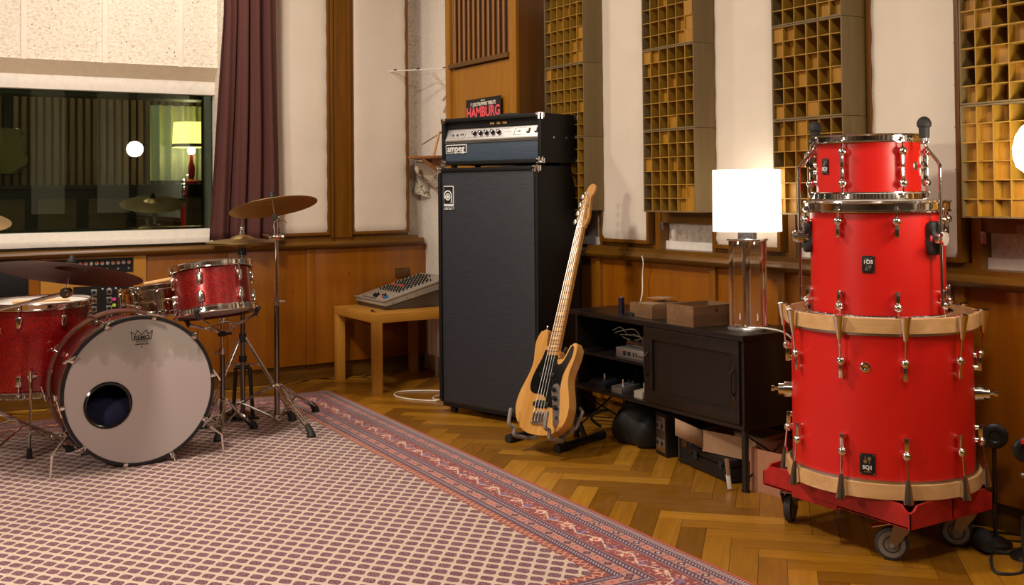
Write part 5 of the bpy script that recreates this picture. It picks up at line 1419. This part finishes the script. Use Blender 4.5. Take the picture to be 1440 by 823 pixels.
text('head_lettering', 'WEATHER KING', .0068, M['ink'], hd, KB @ Matrix.Translation((.008,.206,0)), ext=.0002, bold=.0002)
text('head_lettering', 'AMBASSADOR', .0085, M['ink'], hd, KB @ Matrix.Translation((.008,.195,0)), ext=.0002, bold=.0003)
m = MB()
cr_ = [(-.036,.250),(-.030,.214),(.046,.214),(.052,.250),(.034,.235),(.027,.254),(.008,.234),(-.011,.254),(-.018,.235)]
for a, b in zip(cr_, cr_[1:]+cr_[:1]):
    a3, b3 = V((a[0],a[1],.0022)), V((b[0],b[1],.0022)); m.cyl(a3, b3, .0014, n=6)
m.cyl((.008,.183,.0015),(.008,.183,.0025),.003,n=10)
m.build('crown_print', M['ink'], hd)
for k in range(10):
    th = R(-11+36*k)     # 0 at the bottom, towards the right
    F3 = Matrix((V((math.cos(th), math.sin(th), 0)), V((math.sin(th), -math.cos(th), 0)), V((0,0,1)))).transposed().to_4x4()
    for front in (True, False):
        m = MB(); m.m = F3
        z0 = 0 if front else -DK; s_ = -1 if front else 1
        zl_ = z0+s_*.10
        m.prism([(-.014,zl_),(.014,zl_),(.011,zl_+s_*.035),(-.011,zl_+s_*.035)], RS-.001, RS+.018, 'xz', .005, 2)
        lg = m.build('lug', M['chrome'], r)
        m = MB(); m.m = F3
        m.cyl((0,RH+.007,z0+s_*.115),(0,RH+.008,z0-s_*.014),.0032,n=8)
        m.bb((-.009,RH-.014,z0-s_*.008),(.009,RH+.010,z0-s_*.002),.002); m.bb((-.009,RH+.002,z0-s_*.006),(.009,RH+.012,z0+s_*.022),.003)
        m.cyl((0,RH+.008,z0-s_*.006),(0,RH+.008,z0-s_*.022),.0055,n=10)
        ta = R(20+67*k); m.tube([(-.036*math.cos(ta),RH+.008+.036*math.sin(ta)*.5,z0-s_*.022),(.036*math.cos(ta),RH+.008-.036*math.sin(ta)*.5,z0-s_*.018)],.0042,8)
        m.build('claw_and_key', M['chrome'], lg)
for s_ in (-1, 1):
    m = MB()
    m.tube([(s_*.262,-.16,-.075),(s_*.345,-.225,.004),(s_*.350,-.312,.006)],.0055,8); m.box((s_*.262,-.145,-.075),(.03,.04,.035),bev=.006); m.cyl((s_*.25,-.14,-.075),(s_*.285,-.16,-.06),.012,n=12); m.build('spur', M['chrome'], r)
o = thing('pillow', 'dark blue pillow lying inside the sparkle bass drum port', 'pillow', (.98, 4.86, .15))
m = MB(); m.sph((.96,4.86,.185), .19, 28, (1.0,.55,.62))
for v_ in m.bm.verts:
    v_.co.z += .012*math.sin(15*v_.co.x+9*v_.co.y); v_.co.z = max(.07, v_.co.z)
m.build('cover', plain('navy_cloth', rgb(26,24,62), .85), o, world=True)
# camera-aligned axes for tilts
CR = V((.8514,-.5245,0)); CA = V((.5245,.8514,0)); UP = V((0,0,1))
def tilt(lean_right, lean_away, spin=0):
    z = (UP + CR*lean_right + CA*lean_away).normalized(); x = (CR - z*CR.dot(z)).normalized(); y = z.cross(x)
    return Matrix((x, y, z)).transposed() @ Matrix.Rotation(spin, 3, 'Z')
def base_from_centre(c, rot, h): return V(c) - (rot @ V((0,0,1)))*h/2
rt = tilt(-.14, .175)
c_ = V((1.412, 4.872, .712)); H_ = .228
kit_drum('rack_tom', 'tilted red sparkle tom held on a stand beside the sparkle bass drum', base_from_centre(c_, rt, H_), rt, .1665, H_, 6, -4, M['sparkle'])
TOMC = c_; TOMR = rt
rt = tilt(-.12, .05); c_ = V((1.315, 5.43, .628)); H_ = .158
r = kit_drum('snare_drum', 'shiny metal snare drum between sparkle bass drum and tilted tom', base_from_centre(c_, rt, H_), rt, .1775, H_, 10, -22, M['brass'], single=True)
m = MB(); m.lathe([(.1775,.074),(.1805,.077),(.1805,.081),(.1775,.084)], n=72); m.build('shell_bead', M['brass'], r)
m = MB(); F = frame_at(R(-62)).to_4x4(); m.m = F; m.bb((-.014,.178,.055),(.014,.198,.105),.003); m.cyl((0,.19,.10),(0,.19,.125),.006,n=8); m.build('strainer', M['chrome'], r)
m = MB(); q0 = c_+rt@V((.06,-.10,.095)); 
m.tube([c_+rt@V((-.02,-.16,.088)), c_+rt@V((.13,-.05,.100))], .0065, 8); tag(m.build('drumstick', M['maple']), 'wooden drumstick lying across the rim of the snare drum', 'drumstick')
ftc = V((.745, 5.375, 0))
rt = Matrix.Rotation(math.atan2(-ftc.y,-ftc.x)+PI/2, 3, 'Z')
FZ = .255
r = kit_drum('floor_tom', 'big red sparkle floor tom at the left edge on three legs', (ftc.x, ftc.y, FZ), rt, .2285, .415, 8, -18, M['sparkle'], zlug=.055)
for th in (R(-6), R(114), R(234)):
    F = frame_at(th).to_4x4(); m = MB(); m.m = F
    m.lathe([(0,.028),(.012,.028),(.018,.020),(.020,0)], (0,.228,.10), (0,1,0), 16); m.cyl((0,.250,.08),(0,.250,.125),.011,n=12); m.tube([(0,.25,.10),(.028,.253,.102)],.005,8); bk = m.build('leg_bracket', M['chrome'], r)
    m = MB(); m.m = F; m.tube(catmull([(0,.250,.13),(0,.250,.0),(0,.258,-.08),(0,.285,-.19),(0,.292,-FZ+RUGZ+.03)],4,closed=False),.0052,8); lg = m.build('leg', M['chrome'], r)
    m = MB(); m.m = F; m.cyl((0,.292,-FZ+RUGZ),(0,.292,-FZ+RUGZ+.045),.013,.010,n=14); m.build('rubber_foot', M['rubber'], lg)
m = MB(); F = frame_at(R(-42)).to_4x4(); m.m = F; m.bb((-.010,.228,.285),(.010,.231,.312),.001); m.build('badge', metal('gold_badge',(.8,.6,.25,1),.3), r)
m = MB(); m.m = frame_at(R(10)).to_4x4(); m.tube([(-.13,.16,.424),(.10,.20,.424)],.007,8); 
tag(m.build('drumstick', M['maple'], None), 'pale drumstick lying on the head of the sparkle floor tom', 'drumstick').matrix_basis = Matrix.Translation((ftc.x, ftc.y, FZ)) @ rt.to_4x4()

# cymbals ---------------------------------------------------------------------------------
def cymbal(label, c, rot, R_, mat, bellr=.062, bell=.026, bow=.022, name='cymbal', nuts=True):
    r = thing(name, label, 'cymbal', c, rot=rot)
    prof = []
    N1 = 22
    def hz(q):
        if q < bellr: return bow + bell*math.cos(q/bellr*PI/2)**.8
        return bow*(1-((q-bellr)/(R_-bellr))**1.6)
    qs = [0.006+(bellr-.006)*i/8 for i in range(9)]+[bellr+(R_-bellr)*i/N1 for i in range(1, N1+1)]
    top = [(q, hz(q)) for q in qs]; bot = [(q, hz(q)-.0013) for q in reversed(qs)]
    m = MB(); m.lathe(top+bot, n=96, closed_prof=True); m.build('bronze_disc', mat, r)
    m = MB(); zt = bow+bell
    if nuts: m.cyl((0,0,zt),(0,0,zt+.012),.018,n=18); m.cyl((0,0,zt+.012),(0,0,zt+.028),.012,.010,n=14); m.build('felt_and_nut', M['rubber'], r)
    else: m.cyl((0,0,zt),(0,0,zt+.012),.012,n=16); m.cyl((0,0,zt+.012),(0,0,zt+.04),.009,n=12); m.bb((-.006,-.018,zt+.026),(.006,.018,zt+.036),.002); m.cyl((0,0,zt+.04),(0,0,zt+.07),.003,n=8); m.cyl((0,0,zt-.09),(0,0,zt),.003,n=8); m.build('clutch', M['chrome'], r)
    return r
def stand_legs(root, c, feet, zc=.20, zl=.03, mat='chrome', flat=True, mid=.5):
    for f in feet:
        f = V(f); cz = V((c[0], c[1], 0)); d = (f-cz); d.z = 0; L_ = d.length; d.normalize(); pr = V((-d.y, d.x, 0))
        m = MB()
        A = cz+d*.015+UP*zc; B = f-d*.02+UP*.045; Mid = A.lerp(B, .5)
        for s_ in (-1, 1):
            if flat:
                m.tube([A+pr*.012*s_, A.lerp(B,.25)+pr*.013*s_, Mid+pr*.006*s_, A.lerp(B,.75)+pr*.013*s_, B+pr*.010*s_], .0058, 8)
        m.cyl(Mid-pr*.012, Mid+pr*.012, .005, n=8)
        m.tube([cz+d*.015+UP*zl, Mid], .0056, 8); m.cyl(A-pr*.018, A+pr*.018, .006, n=8)
        lg = m.build('leg', M[mat], root, world=True)
        m = MB(); P0 = B-UP*.0; 
        m.tube([f-d*.035+UP*.060, f+UP*.028, f+d*.006+UP*.002+UP*RUGZ], [.012,.018,.022], 10); m.build('rubber_foot', M['rubber'], lg, world=True)
# crash on tripod
CS = V((1.80, 5.138, 0))
r = thing('cymbal_stand', 'chrome tripod stand carrying the crash cymbal right of the kit', 'cymbal stand', CS)
m = MB(); m.cyl(CS+UP*.028, CS+UP*.62, .0135, n=16); m.build('lower_tube', M['darkchrome'], r, world=True)
m = MB(); m.cyl(CS+UP*.62, CS+UP*1.00, .0095, n=14); m.build('upper_tube', M['chrome'], r, world=True)
m = MB(); m.cyl(CS+UP*.595, CS+UP*.635, .018, n=14); m.tube([CS+UP*.615, CS+UP*.615+CR*.042], .006, 8); m.build('clamp', M['chrome'], r, world=True)
m = MB()
m.cyl(CS+UP*.915, CS+UP*.945, .0155, n=14); m.tube([CS+UP*.93-CR*.065+UP*.012, CS+UP*.93], .0055, 8); m.bb(CS+V((-.035,-.02,.918)), CS+V((.035,.02,.942)), .004); m.build('clamp', M['chrome'], r, world=True)
m = MB(); m.cyl(CS+UP*.035, CS+UP*.06, .019, n=14); m.build('collar', M['chrome'], r, world=True); m = MB(); m.cyl(CS+UP*.19, CS+UP*.215, .021, n=14); m.build('collar', M['chrome'], r, world=True)
ct = tilt(-.19, .20); cc = CS+V((-.012,.002,1.078))
tp = cc - (ct@UP)*.052
m = MB(); m.cyl(tp-CA*.018, tp+CA*.018, .0185, n=22); m.tube([tp, cc+(ct@UP)*.06], .0042, 8); m.cyl(CS+UP*.975, CS+UP*1.012, .014, n=14); m.tube([CS+UP*1.0, tp], .0095, 8); m.tube([tp+CR*.005-UP*.012, tp+CR*.035-UP*.018, tp+CR*.055-UP*.030],.005,8); m.build('tilter', M['chrome'], r, world=True)
stand_legs(r, CS, [(1.843,4.80,0),(2.072,5.335,0),(1.478,5.274,0)], .205, .045)
cymbal('crash cymbal tilted up to the right on the tall chrome stand', cc, ct, .215, M['cym'])
# hi-hat
HS = V((1.70, 5.36, 0))
r = thing('hihat_stand', 'hi-hat stand with black pedal behind the tilted tom', 'hi-hat stand', HS)
m = MB(); m.cyl(HS+UP*.03, HS+UP*.85, .0125, n=16); m.build('tube', M['darkchrome'], r, world=True)
m = MB(); m.cyl(HS+UP*.80, HS+UP*1.02, .003, n=8); m.build('pull_rod', M['chrome'], r, world=True)
m = MB(); m.cyl(HS+UP*.835, HS+UP*.868, .022, n=18); m.cyl(HS+UP*.40, HS+UP*.44, .0185, n=14); m.cyl(HS+UP*.30, HS+UP*.33, .020, n=14); m.build('collars', M['black'], r, world=True)
for s_ in (-1, 1):
    m = MB(); m.tube([HS+UP*.42+CR*.012*s_, (V((1.895,5.20,.045)) if s_ > 0 else V((1.50,5.30,.045)))], .0085, 10); lg = m.build('leg', M['chrome'], r, world=True)
    f = V((1.899,5.197,0)) if s_ > 0 else V((1.49,5.30,0)); m = MB(); m.tube([f+UP*.055-CR*.02*s_, f+UP*.03, f+UP*(.004+RUGZ)], [.013,.019,.023], 10); m.build('rubber_foot', M['rubber'], lg, world=True)
m = MB(); m.tube([HS+UP*.27-CR*.035, HS+UP*.02-CR*.05], .010, 8); m.tube([HS+UP*.27+CR*.035, HS+UP*.02+CR*.05], .010, 8); m.tube([HS+UP*.27-CR*.035, HS+UP*.27+CR*.035], .010, 8); m.box(HS+V((0,.06,.025)), (.08,.20,.010), bev=.003); m.bb(HS+V((-.075,-.03,RUGZ)), HS+V((.075,.17,.018)), .003); m.build('pedal_frame', M['blackmetal'], r, world=True)
m = MB(); m.tube([HS+UP*.285-CR*.10, HS+UP*.285+CR*.09], .005, 8); m.build('brace', M['chrome'], r, world=True)
cymbal('top hi-hat cymbal on the stand behind the tilted tom', HS+UP*.902, tilt(0,.0), .178, M['cym'], bell=.022, bow=.016, nuts=False, name='hihat_cymbal')
flipm = Matrix.Rotation(PI, 3, 'X')
cymbal('bottom hi-hat cymbal facing up under the top one', HS+UP*.896, flipm, .178, M['cym'], bell=.014, bow=.014, name='hihat_cymbal')
# tom stand (snare basket type)
TS = V((1.520, 5.105, 0))
r = thing('tom_stand', 'chrome basket stand holding the tilted sparkle tom', 'drum stand', TS)
m = MB(); m.cyl(TS+UP*.06, TS+UP*.40, .0125, n=14); m.build('lower_tube', M['darkchrome'], r, world=True)
m = MB(); m.cyl(TS+UP*.40, TS+UP*.545, .0095, n=14); m.cyl(TS+UP*.385, TS+UP*.415, .018, n=14); m.tube([TS+UP*.40, TS+UP*.39-CR*.04], .006, 8); m.sph(TS+UP*.545, .016, 12); m.build('upper_tube', M['chrome'], r, world=True)
m = MB(); m.cyl(TS+UP*.47, TS+UP*.495, .02, n=14); m.tube([TS+UP*.483-CR*.02, TS+UP*.483+CR*.045], .007, 8); m.build('collar', M['rubber'], r, world=True)
for a in (R(-100), R(15), R(150)):
    p1 = TOMC + TOMR@V((math.cos(a)*.17, math.sin(a)*.17, -.132)); p2 = TOMC + TOMR@V((math.cos(a)*.186, math.sin(a)*.186, -.095))
    m = MB(); q0 = TS+UP*.535; m.tube([q0, q0.lerp(p1,.5)-UP*.025, p1], .0065, 8); m.tube([q0-UP*.05, q0.lerp(p1,.5)-UP*.025], .005, 8); ar = m.build('basket_arm', M['chrome'], r, world=True)
    m = MB(); m.tube([p1-UP*.006, p1.lerp(p2,.5)+(p2-TOMC).normalized()*.004, p2+(p2-TOMC).normalized()*.008], .010, 8); m.build('rubber_grip', M['rubber'], ar, world=True)
stand_legs(r, TS, [(1.458,4.965,0),(1.674,5.121,0),(1.41,5.24,0)], .17, .05)
# dark ride on boom
DCY = V((.764, 4.648, .828)); dt = tilt(.055, .26)
r0 = cymbal('large dark brown ride cymbal above the sparkle floor tom', DCY, dt, .285, M['cymdark'], bellr=.06, bell=.026, bow=.022)
SA = V((.46, 4.92, 0))
r = thing('cymbal_stand', 'boom stand at the left edge carrying the dark ride cymbal', 'cymbal stand', SA)
tp = DCY-(dt@UP)*.075
m = MB(); m.cyl(SA+UP*.05, SA+UP*.66, .0135, n=14); m.build('tube', M['darkchrome'], r, world=True)
m = MB(); m.tube([SA+UP*.655-CR*.08-UP*.02, SA+UP*.66, tp], .0078, 10); m.build('boom_arm', M['chrome'], r, world=True)
m = MB(); m.cyl(tp-CA*.015, tp+CA*.015, .021, n=22); m.cyl(tp-CA*.020, tp+CA*.02, .012, n=16); m.tube([tp, DCY+(dt@UP)*.06], .0035, 8); m.cyl(SA+UP*.635-CA*.02, SA+UP*.665-CA*.02, .018, n=14); m.build('tilter', M['chrome'], r, world=True)
stand_legs(r, SA, [(.842,5.135,0),(.20,5.20,0),(.38,4.52,0)], .30, .06, 'chrome')
SB = V((.36, 5.30, 0))
r = thing('cymbal_stand', 'low flat-legged stand behind floor tom with feet under bass drum', 'cymbal stand', SB)
m = MB(); m.cyl(SB+UP*.05, SB+UP*1.02, .012, n=14); m.build('tube', M['darkchrome'], r, world=True)
stand_legs(r, SB, [(.889,5.036,0),(.60,5.95,0),(-.05,5.1,0)], .30, .08)
cymbal('brown cymbal cut off by the left frame edge', V((.36,5.30,1.045)), tilt(.16,-.14), .27, M['cym'], bellr=.06)
m = MB(); p = V((1.02,5.12,0)); 
r = thing('drum_pedal', 'dark bass drum pedal behind the sparkle bass drum', 'pedal', (1.05, 5.15, .01))
m.bb((.99,5.10,.010),(1.11,5.38,.018),.002); m.box((1.05,5.24,.055),(.085,.26,.012),rot=Matrix.Rotation(R(14),3,'X'),bev=.003); m.tube([(.985,5.11,.015),(.985,5.11,.26),(1.115,5.11,.26),(1.115,5.11,.015)],.008,8); m.build('pedal_frame', M['blackmetal'], r, world=True)

# ------------------------------------------------------------------ right edge: globe lamp, mic stands, cables
GL = V((2.93, 1.842, 0))
r = thing('globe_lamp', 'glowing round lamp at the right edge of the picture', 'lamp', (GL.x, GL.y, 0))
m = MB(); m.lathe([(.012,.105),(.03,.103),(.055,.088),(.072,.06),(.080,.025),(.078,-.005),(.070,-.028),(.05,-.045),(.02,-.052),(0,-.052)], (GL.x,GL.y,1.232), n=40); m.build('globe', emit('globe_glow', (1,.86,.66,1), 34, (.9,.88,.84,1)), r, world=True)
m = MB(); m.cyl((GL.x,GL.y,1.33),(GL.x,GL.y,1.37),.02,n=14); m.tube([(GL.x,GL.y,1.37),(GL.x+.02,GL.y-.02,1.42),(GL.x+.06,GL.y-.10,1.40),(GL.x+.07,GL.y-.14,1.30),(GL.x+.07,GL.y-.14,.02)],.010,10); m.cyl((GL.x+.07,GL.y-.14,0),(GL.x+.07,GL.y-.14,.02),.13,n=32); m.build('lamp_stand', M['blackmetal'], r, world=True)
def micstand(label, x, y, z, tape):
    r = thing('microphone_stand', label, 'stand', (x, y, 0))
    d = V((-.77,-.63,0)); c_ = V((x,y,z))
    m = MB(); m.lathe([(0,-.012),(.034,-.012),(.040,-.004),(.040,.004),(.032,.010),(.020,.010),(.016,.006),(0,.006)], c_, d, 36); m.build('round_weight', M['black'], r, world=True)
    m = MB(); m.tube([c_-d*.02, c_-d*.02-UP*.05, (x+.01,y+.01,.03)], .0065, 10); m.build('pole', M['blackmetal'], r, world=True)
    m = MB(); m.lathe([(0,0),(.05,0),(.05,.012),(.02,.03),(0,.03)], (x+.01,y+.01,0), n=28); m.build('base', M['blackmetal'], r, world=True)
    if tape:
        m = MB(); m.box(c_+d*.018+UP*.030+V((-.003,0,0)), (.030,.008,.014), rz=R(-50), bev=.001); m.build('red_tape', plain('red_tape', rgb(210,30,36), .5), r, world=True)
        m = MB(); m.cyl(c_-UP*.075-CR*.02, c_-UP*.075+CR*.03, .009, n=12); m.sph(c_-UP*.075+CR*.005-CA*.01, .012, 10); m.build('clamp', M['steel'], r, world=True)
micstand('black round weighted stand close to the bass drum on the dolly', 3.115, 2.14, .352, False)
micstand('black stand with red tape at the right frame edge', 3.09, 2.015, .335, True)
m = MB(); m.tube([(3.02,2.10,.03),(3.06,2.155,.034),(3.10,2.20,.028)],[.020,.034,.024],14)
tag(m.build('cable_plug', M['rubber']), 'chunky black plug lying on the floor behind the dolly', 'plug')
cable('black cable looping over the floor at the lower right corner', [(3.0,2.08,.012),(2.92,2.02,.006),(2.90,1.98,.006),(2.98,1.96,.006),(3.10,2.04,.05),(3.12,2.05,.12)], .0045, M['rubber'])
cable('thin black cable running out of frame at the lower right', [(3.03,2.11,.012),(3.08,2.08,.006),(3.14,2.03,.006),(3.2,1.98,.006)], .005, M['rubber'])
# ------------------------------------------------------------------ light
def area(name, loc, size, power, colr, target=None, sy=None):
    l = bpy.data.lights.new(name, 'AREA'); l.energy = power; l.color = colr; l.size = size
    if sy: l.shape = 'RECTANGLE'; l.size_y = sy
    o = bpy.data.objects.new(name, l); COL.objects.link(o); o.location = loc
    if target is not None:
        o.rotation_euler = (V(target)-V(loc)).to_track_quat('-Z', 'Y').to_euler()
    return o
warm = (1.0, .885, .74)
area('ceiling_light', (.5, 3.7, 3.05), .35, 84, warm, (.7, 3.9, 0))
area('ceiling_light', (1.2, .9, 3.05), .5, 40, warm, (1.8, 2.2, 0))
area('ceiling_light', (1.5, 5.3, 3.05), .25, 20, warm, (1.7, 5.3, 0))
area('left_area_light', (-1.6, 2.6, 1.9), .30, 46, (1.0, .87, .72), (2.6, 4.9, 1.0))  # unseen area light from the left, no floor lamp is modelled
area('control_room_fill', (1.2, 7.5, 2.9), .8, 9, (.92, 1.0, .82), (1.4, 8.4, 1.2))  # unseen greenish fill added to brighten the room behind the glass
l = bpy.data.lights.new('rear_lamp', 'POINT'); l.energy = 15; l.color = (1, .88, .72); l.shadow_soft_size = .09
o = bpy.data.objects.new('rear_lamp', l); COL.objects.link(o); o.location = (2.8, 0.0, 1.66)
w = bpy.data.worlds.new('world'); sc.world = w; w.use_nodes = True
w.node_tree.nodes['Background'].inputs[0].default_value = (1, .85, .7, 1); w.node_tree.nodes['Background'].inputs[1].default_value = .01
sc.view_settings.view_transform = 'Standard'; sc.view_settings.look = 'None'; sc.view_settings.gamma = 1; sc.view_settings.use_curve_mapping = False
sc.view_settings.exposure = 0.12
